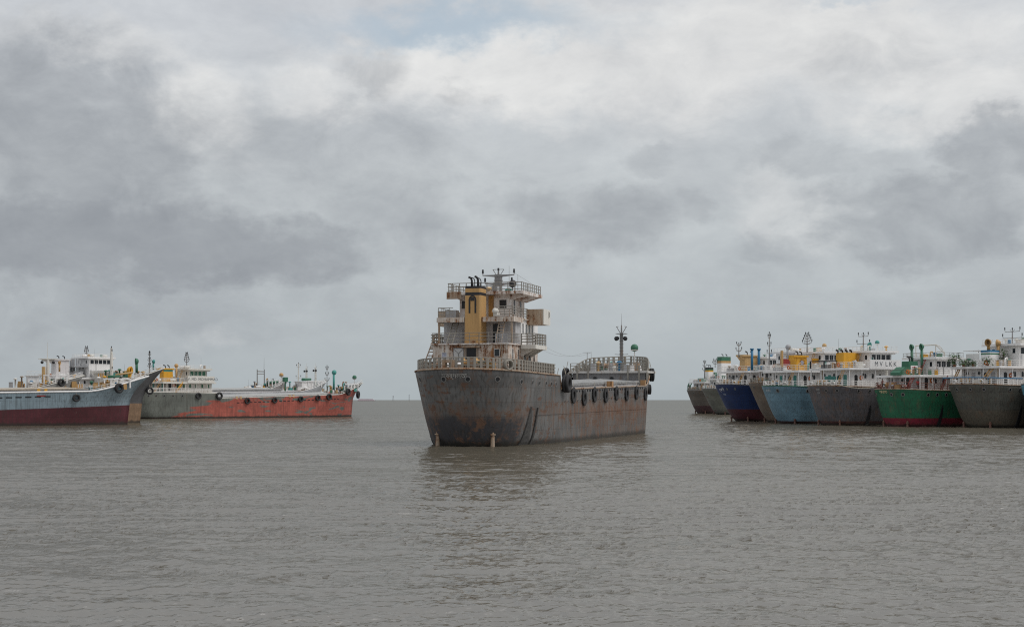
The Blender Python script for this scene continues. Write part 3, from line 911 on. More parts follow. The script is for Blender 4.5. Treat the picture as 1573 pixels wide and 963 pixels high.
# ================================================================== THE SEA
def make_sea():
    rng = np.random.default_rng(11)
    def patch(N, size, lam_pk, rms, wind, spread, lam_min):
        k1 = 2 * np.pi * np.fft.fftfreq(N, size / N)
        kx, ky = np.meshgrid(k1, k1, indexing='ij')
        k = np.hypot(kx, ky); k[0, 0] = 1e-6
        kp = 2 * np.pi / lam_pk
        S = np.exp(-1.25 * (kp / k) ** 2) / k ** 3.6
        ca = (kx * math.cos(wind) + ky * math.sin(wind)) / k
        S = S * (np.abs(ca) ** spread + 0.22)
        S[k > 2 * np.pi / lam_min] = 0; S[0, 0] = 0
        ph = rng.normal(size=(N, N)) + 1j * rng.normal(size=(N, N))
        F = np.sqrt(S) * ph
        h = np.real(np.fft.ifft2(F)); q = rms / h.std()
        gx = np.real(np.fft.ifft2(-1j * kx / k * F)) * q; gy = np.real(np.fft.ifft2(-1j * ky / k * F)) * q
        return (h * q, size), (gx, size), (gy, size)
    A = patch(768, 61.0, 0.95, 0.025, R(72), 1.0, 0.22)
    Bp = patch(512, 19.3, 0.42, 0.0098, R(112), 0.8, 0.10)
    Cp = patch(256, 143.0, 4.5, 0.034, R(58), 1.4, 1.6)
    def samp(P, x, y):
        h, size = P; N = h.shape[0]
        u = (x / size * N) % N; v = (y / size * N) % N
        i = u.astype(int) % N; j = v.astype(int) % N; fu = u - np.floor(u); fv = v - np.floor(v)
        i1 = (i + 1) % N; j1 = (j + 1) % N
        return h[i, j] * (1 - fu) * (1 - fv) + h[i1, j] * fu * (1 - fv) + h[i, j1] * (1 - fu) * fv + h[i1, j1] * fu * fv
    # rings round the viewer's pier: fine near, coarse far
    rr = [4.0]
    while rr[-1] < 26: rr.append(rr[-1] + 0.5)
    while rr[-1] < 700: rr.append(rr[-1] + max(0.075, rr[-1] * 0.0036))
    while rr[-1] < 30000: rr.append(rr[-1] * 1.12)
    rr = np.array(rr)
    aa = np.concatenate([np.linspace(-180, -32, 75)[:-1], np.linspace(-32, 32, 620), np.linspace(32, 180, 75)[1:]])
    aa = np.radians(aa)
    r, a = np.meshgrid(rr, aa, indexing='ij')
    x, y = r * np.sin(a), r * np.cos(a)
    far = np.clip((700 - r) / 350, 0, 1)
    gust = 0.9 + 0.4 * samp(patch(128, 900.0, 160.0, 0.5, R(70), 1.0, 30.0)[0], x, y).clip(-1, 1)
    fa, fb = far * gust, np.clip((170 - r) / 90, 0, 1) * gust
    fc = np.clip((900 - r) / 400, 0, 1)
    z = samp(A[0], x, y) * fa + samp(Bp[0], x, y) * fb + samp(Cp[0], x, y) * fc
    ddx = samp(A[1], x, y) * fa + samp(Bp[1], x, y) * fb
    ddy = samp(A[2], x, y) * fa + samp(Bp[2], x, y) * fb
    x, y = x - 0.5 * ddx, y - 0.5 * ddy
    nr, na = r.shape
    co = np.stack([x, y, z], -1).reshape(-1, 3).astype(np.float32)
    i, j = np.meshgrid(np.arange(nr - 1), np.arange(na - 1), indexing='ij')
    p = (i * na + j).ravel()
    fs = np.stack([p, p + na, p + na + 1, p + 1], -1).astype(np.int32)
    me = bpy.data.meshes.new('sea')
    me.vertices.add(len(co)); me.vertices.foreach_set('co', co.ravel())
    me.loops.add(fs.size); me.loops.foreach_set('vertex_index', fs.ravel())
    me.polygons.add(len(fs)); me.polygons.foreach_set('loop_start', np.arange(0, fs.size, 4, dtype=np.int32))
    me.polygons.foreach_set('use_smooth', np.ones(len(fs), dtype=bool))
    me.update(calc_edges=True)
    m_ = bpy.data.materials.new('silty_water'); m_.use_nodes = True
    n_ = NG(m_.node_tree)
    oc = n_.node('ShaderNodeTexCoord').outputs['Object']
    silt = n_.noise(n_.mapping(oc, (0.4, 1.0, 1.0)), 0.02, 5, 0.55)
    body = n_.mix(n_.sstep(silt, 0.3, 0.7), (0.082, 0.073, 0.055), (0.102, 0.092, 0.071))
    rip = n_.noise(n_.mapping(oc, (1.0, 1.5, 1.0)), 3.4, 4, 0.62, 0.25)
    chop = n_.noise(n_.mapping(oc, (0.45, 0.8, 1.0)), 0.9, 3, 0.6, 0.3)
    swl = n_.noise(n_.mapping(oc, (0.30, 0.55, 1.0)), 1.0, 4, 0.62, 0.3)
    fars = n_.noise(n_.mapping(oc, (0.016, 0.045, 1.0)), 1.0, 4, 0.65, 0.3)
    hh = n_.m('ADD', n_.m('MULTIPLY', rip, 0.040), n_.m('ADD', n_.m('MULTIPLY', chop, 0.11), n_.m('ADD', n_.m('MULTIPLY', swl, 0.13), n_.m('MULTIPLY', fars, 1.3))))
    b = n_.node('ShaderNodeBump', {'Height': hh, 'Strength': 0.55, 'Distance': 1.0})
    fr = n_.m('MINIMUM', n_.node('ShaderNodeFresnel', {'IOR': 1.333, 'Normal': b.outputs[0]}).outputs[0], 0.40)
    di = n_.node('ShaderNodeBsdfDiffuse', {'Color': body, 'Normal': b.outputs[0]})
    gl = n_.node('ShaderNodeBsdfGlossy', {'Color': (0.95, 0.945, 0.93, 1), 'Roughness': 0.10, 'Normal': b.outputs[0]})
    mx_ = n_.node('ShaderNodeMixShader', {0: fr, 1: di.outputs[0], 2: gl.outputs[0]})
    n_.node('ShaderNodeOutputMaterial', {'Surface': mx_.outputs[0]})
    me.materials.append(m_)
    o = bpy.data.objects.new('water', me); COL.objects.link(o)
    tag(o, kind='structure')
make_sea()

# ================================================================== THE RUSTY SHIP IN THE MIDDLE
HEAD0 = R(17.5)
H0 = Hull(L=77, B=11.8, zp=7.45, xp=17.4, zm1=5.75, zm2=6.5, zb=9.75, rake=2.7, a=5.8, xf=60.5, narrow=0.18, stemov=4.5, n=2.15, full=1.0, fc=(71.5, 9.4))
m0 = hull_paint('old_grey_plating', (0.140, 0.139, 0.137), rust=0.38, grime=1.0, alt=(0.130, 0.078, 0.058), alt_amt=0.40, low=(0.050, 0.050, 0.056), low_z=2.9, low_x=5.6, rusty_band=0.10, seam=0.5, fore_rust=0.075)  # low: shading of the under-stern put into the colour
s0 = ship_root('cargo_ship', -5.6, 137.0, HEAD0, 'rusty dark grey cargo ship with yellow funnel, alone in mid water between the two rafts')
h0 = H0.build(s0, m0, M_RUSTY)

def main_ship():
    r_ = s0
    zp = 7.42
    # mooring holes round the stern, the faded name, scuppers
    for y in (4.3, 1.25, -1.25, -3.9):
        p, n = H0.stern_point(y, 6.62); porthole(h0, p, n, 0.23)
    for x in (4.2, 7.2, 9.6, 11.8, 13.7, 15.4):
        p, n = H0.side_point(x, 6.45 - 0.012 * x, -1); porthole(h0, p, n, 0.21)
    stern_text(h0, H0, 'স্বর্ণলতা', 0.1, 6.92, 0.62, plain('faded_lettering', (0.40, 0.39, 0.37), 0.8, 0, 0.5))
    for k in range(30):
        x = 19.2 + k * 1.36
        zz = 4.45 + 0.65 * (x - 19) / 40
        p, n = H0.side_point(x, zz, -1); porthole(h0, p, n, 0.12)
    for k in range(34):
        x = 19.4 + k * 1.2
        freeing_port(h0, H0, x, H0.top(x) - 0.28, 0.62, 0.20)
    skegs(r_, H0, plain('fin_steel', (0.05, 0.048, 0.046), 0.7, 0, 0.4))  # shading at the turn of the quarter, built as dark strips
    rudders(r_, H0)
    # draught marks / ladder rungs low on the quarter are worn away; welded rubbing bar stays
    bar = MB(); bar.path([H0.side_point(x, 3.0 + 0.006 * x, -1)[0] + Vector((0, -0.02, 0)) for x in np.linspace(9, 62, 40)], 0.03, 5)
    bar.build('rubbing_bar', m0, h0)

    # ---- poop rail of broad flat stanchions
    edge = []
    for c in H0.columns():
        zt = H0.coltop(c); x, hh = H0.colx(c, zt), H0.colh(c, zt)
        if x < H0.xp - 1.0: edge.append((x, hh, zt))
    inset = lambda e, s: Vector((e[0] + 0.30 * max(0, 1 - e[0] / 6), s * max(0, e[1] - 0.28), e[2]))
    line = [inset(e, 1) for e in reversed(edge)] + [inset(e, -1) for e in edge[1:]]
    rail_mb(line, h=1.12, rails=3, r=0.055, post=0.12, step=0.62, flat=True).build('railing', M_RAIL_R, r_)
    # fairleads in the rail
    def fair_rect(y):
        p, n = H0.stern_point(y, 7.5); p = p + Vector((0.3, 0, 0.5))
        M = face_matrix(p, n); m = MB()
        for q in (-1, 1):
            m.obox(M @ Matrix.Translation((q * 0.46, 0, 0)), 0.32, 1.0, 0.5); m.obox(M @ Matrix.Translation((0, q * 0.37, 0)), 0.66, 0.26, 0.5)
        m.build('fairlead', M_RUSTY, r_)
    fair_rect(0.7)
    M = face_matrix(H0.stern_point(-4.75, 7.5)[0] + Vector((0.25, 0.0, 0.52)), H0.stern_point(-4.75, 7.5)[1])
    MB().lathe([(0.36, -.2), (.36, .2), (.44, .27), (.54, .2), (.54, -.2), (.44, -.27), (.36, -.2)], M, 18).build('fairlead', M_RAIL_R, r_, True)
    for y, x in ((2.7, 1.6), (-2.2, 1.4), (-4.6, 6.5)):
        b = MB()
        for k in (-0.3, 0.3): b.lathe([(.17, 0), (.17, .62), (.23, .64), (.23, .75), (.02, .78)], Matrix.Translation((x, y + k, zp)), 10)
        b.box(x - .25, x + .25, y - .55, y + .55, zp, zp + .08)
        b.build('bollard', M_RUSTY, r_)
    # mooring winch on the poop
    windlass(r_, 2.6, -1.0, zp, M_RUSTY, M_YELLOW)

    # ---- lower deckhouse
    zt1 = 10.15
    d1 = MB().box(4.6, 15, -4.0, 4.0, zp - 0.3, zt1)
    d1.box(6.4, 14.6, 4.0, 4.35, zp - 0.3, zt1 - 0.1)
    dh = d1.build('deckhouse', paint((0.68, 0.665, 0.63), 0.60, 0.5, scale=1.25), r_)
    MB().box(4.35, 15.3, -4.15, 4.15, zt1, zt1 + 0.12).build('deck_slab', M_RUSTWHITE, r_)
    for sd in (-1, 1):
        s = MB().box(8.4, 12.6, min(sd * 4.152, sd * 5.75), max(sd * 4.152, sd * 5.75), zt1 - 0.35, zt1 + 0.06)
        for xx in (8.9, 10.5, 12.1): s.prism([(sd * 4.0, zt1 - 1.2), (sd * 4.0, zt1 - .36), (sd * 5.5, zt1 - .36)], 'x', xx - 0.05, xx + 0.05)
        s.build('side_platform', M_CREAM, r_)
        railing(r_, [(8.5, sd * 4.2, zt1 + .06), (8.5, sd * 5.65, zt1 + .06), (12.5, sd * 5.65, zt1 + .06), (12.5, sd * 4.2, zt1 + .06)], M_RAIL_R if sd < 0 else M_RAIL_R, h=1.15, rails=4, r=0.05, post=0.1, step=0.6)
    door(dh, '-x', (4.6, -0.15, 8.75), 1.05, 2.1, M_DARK, M_RUSTY)
    window(dh, '-x', (4.6, -2.85, 9.3), 0.52, 0.7, M_RUSTWHITE)
    window(dh, '-x', (4.6, 2.75, 9.05), 0.5, 0.62, M_CREAM, plain('pale_shutter', (0.42, 0.45, 0.55), 0.6))
    cv = MB().box(4.52, 4.6, 0.68, 1.72, 8.55, 9.75)
    cv.build('storm_cover', paint((0.52, 0.53, 0.53), 0.22, 0.5), dh)
    y_ = MB()
    for a, b in (((4.5, 1.2, 8.6), (4.5, 1.2, 9.25)), ((4.5, 1.2, 9.25), (4.5, 1.65, 9.68)), ((4.5, 1.2, 9.25), (4.5, 0.75, 9.68))): y_.tube(a, b, 0.03, None, 5)
    for a, b in (((0.66, 8.52), (1.74, 8.52)), ((0.66, 9.78), (1.74, 9.78)), ((0.66, 8.52), (0.66, 9.78)), ((1.74, 8.52), (1.74, 9.78))): y_.tube((4.53, a[0], a[1]), (4.53, b[0], b[1]), 0.05, None, 5)
    y_.build('cover_frame', M_STEEL, dh)
    for yy in (-0.85, -0.72, 0.55, -3.35): MB().tube((4.5, yy, zp), (4.5, yy, zt1), 0.05, None, 6).build('pipe', M_RUSTY, dh)
    MB().tube((4.5, 0.4, zt1 - 0.25), (4.5, -1.0, zt1 - 0.25), 0.06).build('pipe', M_RUSTY, dh)
    MB().box(4.2, 4.6, -1.1, 0.75, 9.86, 9.98).build('door_hood', M_RUSTY, dh)
    for x in (6.1, 8.0): window(dh, '-y', (x, -4.0, 9.2), 0.35, 1.05, M_RUSTWHITE)
    for x in (10.3, 12.0): door(dh, '-y', (x, -4.0, 8.6), 0.8, 1.95, M_DARK, M_CREAM, True)
    window(dh, '-y', (13.6, -4.0, 9.1), 0.45, 0.95, M_RUSTWHITE)
    ladder(r_, (5.2, 5.2, zp), (8.3, 4.9, zt1 + 1.1), 0.6, M_RUSTY, (0, 1, 0), steps=10, name='ladder')
    railing(r_, [(8.3, 4.05, zt1 + .12), (4.5, 4.05, zt1 + .12), (4.5, 1.1, zt1 + .12)], M_RAIL_R, h=1.05, rails=3, r=0.035, step=1.2)
    railing(r_, [(4.5, -1.0, zt1 + .12), (4.5, -4.05, zt1 + .12), (8.3, -4.05, zt1 + .12)], M_RAIL_R, h=1.05, rails=3, r=0.035, step=1.0)
    railing(r_, [(4.55, 1.05, zt1 + .13), (4.55, -0.95, zt1 + .13)], M_RAIL_R, h=1.05, rails=3, r=0.03, step=1.0)
    mesh = MB()      # a grille leaning on the aft rail
    for k in range(7): mesh.tube((4.45, -2.75 - 0.2 * k, zt1 + .15), (4.45, -2.75 - 0.2 * k, zt1 + 1.05), 0.035, None, 4)
    for k in range(5): mesh.tube((4.45, -2.7, zt1 + .2 + .2 * k), (4.45, -4.0, zt1 + .2 + .2 * k), 0.03, None, 4)
    mesh.build('grating', M_GREY, r_)

    # ---- middle deckhouse, its aft wall greyed for the shade under the bridge-deck overhang
    zt2 = 12.85
    d2 = MB().box(7.2, 15, -3.95, 3.75, zt1 + 0.12, zt2).build('middle_deckhouse', M_RUSTGREY, r_)
    MB().box(14.2, 15.02, -3.97, -3.6, zt1 + .13, zt2 - .01).build('corner_panel', M_WHITE, d2)
    MB().box(9.0, 15.05, -4.0, -3.951, zt1 + .125, zt2 - .005).build('side_panel', M_WHITE, d2)  # unshaded white of the starboard side, laid over the grey
    slab = MB().box(5.6, 15.4, -4.2, 3.85, zt2, zt2 + .1)
    slab.box(5.5, 5.6, -4.2, -0.95, zt2 - .38, zt2 + .1); slab.box(5.5, 5.6, 0.95, 3.85, zt2 - .38, zt2 + .1)
    slab.box(5.6, 8.9, 3.85, 3.95, zt2 - .38, zt2 + .1); slab.box(5.6, 8.9, -4.3, -4.2, zt2 - .38, zt2 + .1)
    slab.build('deck_slab', paint((0.60, 0.57, 0.53), 0.55, 0.5, scale=1.2), r_)
    for y in (-4.05, 3.7):
        MB().box(5.56, 5.74, y - .08, y + .08, zt1 + .12, zt2 - .38).build('stanchion', M_RUSTY, r_)
    door(d2, '-x', (7.2, -1.95, 11.35), 0.75, 2.0, M_DARK, M_RUSTGREY)
    for x in (9.6, 10.75, 11.9, 13.0): window(d2, '-y', (x, -4.0, 11.95), 0.42, 0.95, M_WHITE)
    ladder(r_, (4.7, 2.25, zt1 + .12), (7.0, 2.25, zt2), 0.62, M_RAIL_R, (0, 1, 0), steps=9)
    ladder(r_, (4.9, -2.9, zt1 + .12), (6.3, -2.9, zt2 + .1), 0.62, M_RUSTY, (0, 1, 0), steps=9)
    vent = MB()
    for k in range(6): vent.box(7.12, 7.2, 0.95, 1.75, zt1 + .3 + .24 * k, zt1 + .42 + .24 * k)
    vent.build('louvre_panel', M_GREY, d2)
    # bridge wings: plated bulwarks
    for sd in (-1, 1):
        y0, y1 = (-5.75, -3.97) if sd < 0 else (3.77, 5.75)
        w = MB()
        w.box(11.0, 11.1, y0, y1, zt2 - .45, zt2 + 1.15); w.box(13.4, 13.5, y0, y1, zt2 - .45, zt2 + 1.15)
        w.box(11.1, 13.4, y0, y1, zt2 - .45, zt2 - .35)
        w.build('bridge_wing', paint((0.46, 0.37, 0.28), 0.42, 0.5), r_)
        yo = -5.75 if sd < 0 else 5.75
        e = MB().box(11.0, 13.5, min(yo, yo + sd * .1), max(yo, yo + sd * .1), zt2 - .45, zt2 + 1.15).build('wing_end', M_CREAM, r_)
        if sd < 0: window(e, '-y', (12.9, yo - .1, zt2 + .65), .3, .55, M_CREAM, M_DARK)
    railing(r_, [(5.65, 3.8, zt2 + .1), (5.65, 2.2, zt2 + .1)], M_RAIL_R, h=1.0, step=.6)
    railing(r_, [(5.7, 3.8, zt2 + .1), (10.9, 3.8, zt2 + .1)], M_RAIL_R, h=1.0, step=1.0)
    railing(r_, [(5.65, -2.4, zt2 + .1), (5.65, -4.1, zt2 + .1), (10.9, -4.15, zt2 + .1)], M_RAIL_R, h=1.05, rails=4, r=.045, step=.9)
    lk = MB().box(6.2, 7.2, 2.1, 3.2, zt2 + .1, zt2 + .9); lk.build('locker', M_GREY, r_)

    # ---- wheelhouse
    zt3 = 15.42
    d3 = MB().box(8.8, 14, -2.85, 2.6, zt2 + .1, zt3).build('wheelhouse', M_RUSTWHITE, r_)
    MB().box(8.75, 8.8, -2.8, -1.15, zt2 + .35, zt3 - .35).build('wall_panel', M_WHITE, d3)
    MB().box(8.62, 8.8, -1.12, -0.62, zt2 + .15, zt3 - .1).build('cable_duct', paint((0.5, 0.27, 0.08), 0.5, .5), d3)
    window(d3, '-x', (8.75, -2.15, 14.45), 0.78, 0.85, M_WHITE, M_DARK)
    window(d3, '-x', (8.8, 2.1, 14.45), 0.5, 0.8, M_RUSTWHITE, M_DARK)
    for x in (10.3, 12.5): door(d3, '-y', (x, -2.85, 14.25), 0.55, 1.5, M_DARK, M_WHITE)
    for y in (-2, -.7, .7, 2): window(d3, '+x', (14, y, 14.6), 0.9, 0.8, M_WHITE)
    roof = MB().box(7.7, 14.8, -4.5, 3.5, zt3, zt3 + .12)
    roof.box(7.6, 7.7, -4.5, 3.5, zt3 - .02, zt3 + .30); roof.box(7.6, 14.8, -4.6, -4.5, zt3 - .05, zt3 + .30); roof.box(7.6, 14.8, 3.5, 3.6, zt3 - .05, zt3 + .30)
    roof.prism([(-4.5, zt3 - .002), (-2.86, zt3 - .002), (-2.86, zt3 - .5)], 'x', 9.0, 14.6)
    roof.prism([(3.5, zt3 - .002), (2.61, zt3 - .002), (2.61, zt3 - .5)], 'x', 9.0, 14.6)
    rf = roof.build('roof', M_RUSTWHITE, r_)
    MB().box(7.58, 7.6, 2.0, 3.6, zt3 - .45, zt3 + .31).build('rust_panel', M_RUSTY, rf)
    railing(r_, [(14.7, 3.5, zt3 + .12), (7.7, 3.5, zt3 + .12), (7.7, -4.45, zt3 + .12), (14.7, -4.45, zt3 + .12)], M_RAIL_R, h=1.05, rails=3, r=.04, post=.09, step=.75)
    bx = MB().box(8.2, 8.9, -1.7, -1.1, zt3 + .12, zt3 + .85); bx.build('locker', M_GREY, r_)
    # mast
    tm = MB().box(13.5, 14.1, -.34, .34, zt3 + .12, 17.95)
    for k in range(5): tm.box(13.44, 14.16, -.4, .4, zt3 + .5 + .45 * k, zt3 + .58 + .45 * k)
    for z, w in ((17.85, 1.75), (16.95, 1.5)):
        tm.prism([(-w, z + .08), (w, z + .08), (w, z), (.3, z - .16), (-.3, z - .16), (-w, z)], 'x', 13.7, 13.9)
        for q in (-1, 1): tm.tube((13.8, q * w, z), (13.8, q * w, z + .25), .04)
    for q in (-1, 1):
        tm.tube((13.8, q * .25, 17.95), (13.8, q * .62, 18.5), .035); tm.tube((13.8, q * .62, 18.5), (13.8, q * .2, 18.5), .03)
    tm.tube((13.8, 0, 17.9), (13.8, 0, 18.4), .12, .08)
    mt = tm.build('mast', M_STEEL, r_)
    for z, w in ((18.1, 1.75), (17.2, 1.5)):
        for q in (-1, 1): MB().tube((13.8, q * w, z), (13.8, q * w, z + .42), .11, .09, 8).build('lamp', M_BLACK, mt)
    MB().tube((13.8, 0, 18.4), (13.8, 0, 18.65), .13, .1, 8).build('lamp', M_BLACK, mt)
    sl = MB(); sl.tube((11.5, -2.3, zt3 + .12), (11.5, -2.3, zt3 + 1.0), .05)
    sl.lathe([(.02, -.25), (.36, -.22), (.4, .2), (.02, .25)], face_matrix((11.5, -2.3, zt3 + 1.3), (-.7, -.4, .1)), 12)
    sl.build('searchlight', M_BLACK, r_, True)
    wa = MB().tube((13.8, -1.75, 18.1), (12.0, -4.4, zt3 + 1.2), .015, None, 3)
    wa.build('stay_wire', M_STEEL, mt)
    for yy in (-3.0, -3.6): MB().tube((12.5, yy, zt3 + .12), (12.5, yy, zt3 + 1.35), .03, None, 5).build('antenna', M_STEEL, r_)

    clutter(r_, 8.2, 13.0, -4.0, 3.0, zt3 + .12, 7, 'mid top', 1.0)
    clutter(r_, 1.4, 4.2, -3.5, 3.4, zp, 7, 'mid poop', 1.0)
    clutter(r_, 5.0, 7.0, -3.8, -1.4, zt2 + .1, 2, 'mid bridge', .9)
    clutter(r_, 65.5, 73.0, -4.0, 4.0, 8.63, 16, 'mid bow', 1.5)
    # ---- funnel
    f = funnel(r_, 5.35, 7.3, .90, zt1 + .12, 16.1, M_YELLOW, bands=((15.15, 15.45, M_BLACK), (15.85, 16.1, M_BLACK)), pipes=0)
    for y, rr, hh in ((.36, .11, .95), (.05, .05, .9), (-.30, .12, 1.0), (-.62, .05, .85)):
        MB().path([(6.2, y, 16.05), (6.2, y, 16.1 + hh * .6), (6.18, y + .05, 16.1 + hh * .82), (6.12, y + .16, 16.1 + hh * .96), (6.05, y + .32, 16.1 + hh)], rr, 8).build('exhaust_pipe', M_BLACK, f, True)
    mk = MB()
    for y in (.33, -.30):
        mk.box(5.36, 5.41, y - .09, y + .09, 13.35, 14.75)
    for k in range(9):
        a = math.pi * k / 8; c_ = (5.385, .015 + .31 * math.cos(a), 14.75 + .34 * math.sin(a)); mk.box(c_[0] - .02, c_[0] + .02, c_[1] - .075, c_[1] + .075, c_[2] - .07, c_[2] + .07)
    mk.box(5.35, 5.42, -.16, .2, 14.6, 14.95)
    mk.build('funnel_mark', M_BLACK, f)
    MB().box(5.9, 6.35, -.83, -.78, zt1 + .55, zt1 + 1.95).build('funnel_vent', M_DARK, f)
    MB().box(5.30, 5.36, -.35, .25, zt1 + .25, zt1 + .4).build('soot_plate', M_RUSTY, f)

    # ---- hold, hatch, forecastle
    hatch(r_, H0, 18.6, 62.2, 4.7, 4.7, 6.3, 0.3, plain('worn_grey_cover', (.27, .275, .275), .8, 0, .3), M_RUSTGREY)
    for x in np.arange(19, 62, 1.45):
        zt = H0.top(x)
        MB().box(x - .05, x + .05, -H0.half(x, zt) + .05, -4.75, zt - .12, zt + .02).build('bulwark_bracket', M_RUSTGREY, r_)
    for x, w in ((18.2, .5), (42.0, .8), (61.5, .5)):
        MB().box(x - w / 2, x + w / 2, -5.8, -5.1, H0.top(x) - .3, H0.top(x) + .75).build('mooring_post', paint((.42, .25, .12), .5, .5), r_)
    zf = 8.35
    bk = MB().box(64.0, 64.2, -5.2, 5.2, 4.8, zf)
    bko = bk.build('forecastle_bulkhead', M_GREY, r_)
    lip = MB()
    lip.prism([(63.2, -5.6), (63.2, 5.6), (68, 5.9), (74, 2.6), (74, -2.6), (68, -5.9)], 'z', zf, zf + .28)
    lip.build('forecastle_deck', paint((.56, .55, .53), .3, .5), r_)
    for y in (2.0, -.4): porthole(bko, Vector((64.0, y, 7.55)), Vector((-1, 0, 0)), .28, M_GLASS)
    for y in (4.4, 2.8, -2.9, -4.5): MB().box(63.1, 63.3, y - .1, y + .1, 5.9, zf + 1.05).build('stanchion', M_RAIL_R, r_)
    railing(r_, [(63.3, 5.4, zf + .28), (63.3, -5.4, zf + .28)], M_RAIL_R, h=1.1, rails=3, r=.045, post=.12, step=.95)
    top = []
    for sd in (1, -1):
        e = [p + Vector((-.1 if abs(p.y) < 1.5 else 0, -sd * .15, 0)) for p in H0.edge(sd) if p.x > 62.0]
        rail_mb(e, h=1.35, rails=3, r=.07, post=.17, step=1.05, flat=True).build('railing', M_RAIL_R, r_)
        for x in np.arange(64.5, 75, 1.25):
            zt = H0.top(x); yy = sd * (H0.half(x, zt) - .15)
            MB().prism([(yy, zt + 1.1), (yy - sd * .75, zf + .28), (yy, zf + .28)], 'x', x - .06, x + .06).build('bulwark_stay', M_RAIL_R, r_)
    windlass(r_, 67.5, 0.5, zf + .28, M_RUSTGREY, M_RUSTY)
    for y, h in ((2.9, 1.2), (-1.9, 1.0), (-3.4, 1.3)): MB().box(66, 67, y - .4, y + .4, zf + .28, zf + .28 + h).build('locker', M_RUSTY if y == -3.4 else M_GREY, r_)
    # foremast
    fm = MB().box(71.6, 72.0, -.22, .22, zf + .2, 14.2)
    for k in range(11): fm.box(71.55, 72.05, -.27, .27, zf + .5 + .48 * k, zf + .55 + .48 * k)
    fm.box(71.2, 72.4, -.75, .75, 14.2, 14.27); fm.tube((71.8, 0, 14.2), (71.8, 0, 15.5), .14, .08); fm.tube((71.8, 0, 15.5), (71.8, 0, 17.2), .03, .01)
    for q in (-1, 1):
        fm.tube((71.8, q * .1, 14.2), (71.8, q * .75, 15.3), .05); fm.tube((71.8, q * .45, 15.3), (71.8, q * .8, 15.25), .04)
        fm.tube((71.8, q * .2, 11.2), (71.8, q * 1.0, 11.25), .035)
    fo = fm.build('foremast', M_STEEL, r_)
    for q in (-1, 1): MB().lathe([(.02, -.2), (.3, -.18), (.33, .22), (.02, .26)], face_matrix((71.5, q * .62, 13.55), (-1, q * .3, -.2)), 12).build('floodlight', M_BLACK, fo, True)
    b = ball_light(r_, 71.5, -2.0, zf + .3, 3.5, .56, M_GREENP)
    # wire aerial between two T-posts
    for x, y, z0, z1, w in ((15.6, -3.0, zp, 11.1, .55), (63.4, 3.0, zf - .3, 11.25, .55)):
        p = MB().tube((x, y, z0), (x, y, z1), .05, .035, 6); p.tube((x, y - w, z1), (x, y + w, z1), .03, None, 5)
        p.build('aerial_post', M_STEEL, r_)
    wr = MB(); A, B_ = Vector((15.6, -3.0, 11.1)), Vector((63.4, 3.0, 11.25))
    for o in (-.5, .5):
        wr.path([A.lerp(B_, t) + Vector((0, o, -1.1 * 4 * t * (1 - t))) for t in np.linspace(0, 1, 15)], .012, 3)
    wr.build('aerial_wire', M_STEEL, r_)
    # a stub flagstaff and life raft frame at the break of the poop
    MB().tube((17.0, -5.6, 7.2), (17.6, -5.6, 8.0), .04).build('davit_stub', M_STEEL, r_)
main_ship()

# tyres of the middle ship
grp0 = 'tyres hung along the rusty grey ship'
p, n = H0.side_point(18.3, 6.5, -1)
tyre(s0, (p.x, p.y, 6.35), n, 1.0, 'biggest tyre, hung at the break of the rusty ship\'s poop', grp0, 0.85)
ORD = ['first', 'second', 'third', 'fourth', 'fifth', 'sixth', 'seventh', 'eighth']
for k, x in enumerate((22.4, 27.2, 32.0, 37.6, 43.2, 49.0, 54.8, 60.6)):
    z = 4.95 + .55 * (x - 20) / 40 + (0.12, -0.22, 0.1, -0.05, 0.15, 0.0, 0.12, -0.1)[k]
    p, n = H0.side_point(x, z, -1)
    tyre(s0, p, n, 0.92, f'black tyre on the rusty ship\'s side, {ORD[k]} forward of the biggest tyre', grp0, 0.22, 0.7)
p, n = H0.side_point(67.5, 8.2, -1); tyre(s0, p, n, 0.95, 'tyre on the rusty ship\'s starboard bow, upper of two', grp0, 0.8)
p, n = H0.side_point(66.2, 6.1, -1); tyre(s0, p, n, 0.72, 'tyre on the rusty ship\'s starboard bow, lower of two', grp0, 0.7, 1.6)
p, n = H0.side_point(63.6, 8.2, 1); tyre(s0, p, n, 0.95, 'tyre on the far port side of the rusty ship\'s forecastle', grp0, 0.8)

# ================================================================== COASTERS OF THE TWO RAFTS
def rnd_mat(k): return random.Random(k).choice([M_RUSTY, M_GREY, M_TEAL, M_TAN, M_STEEL])

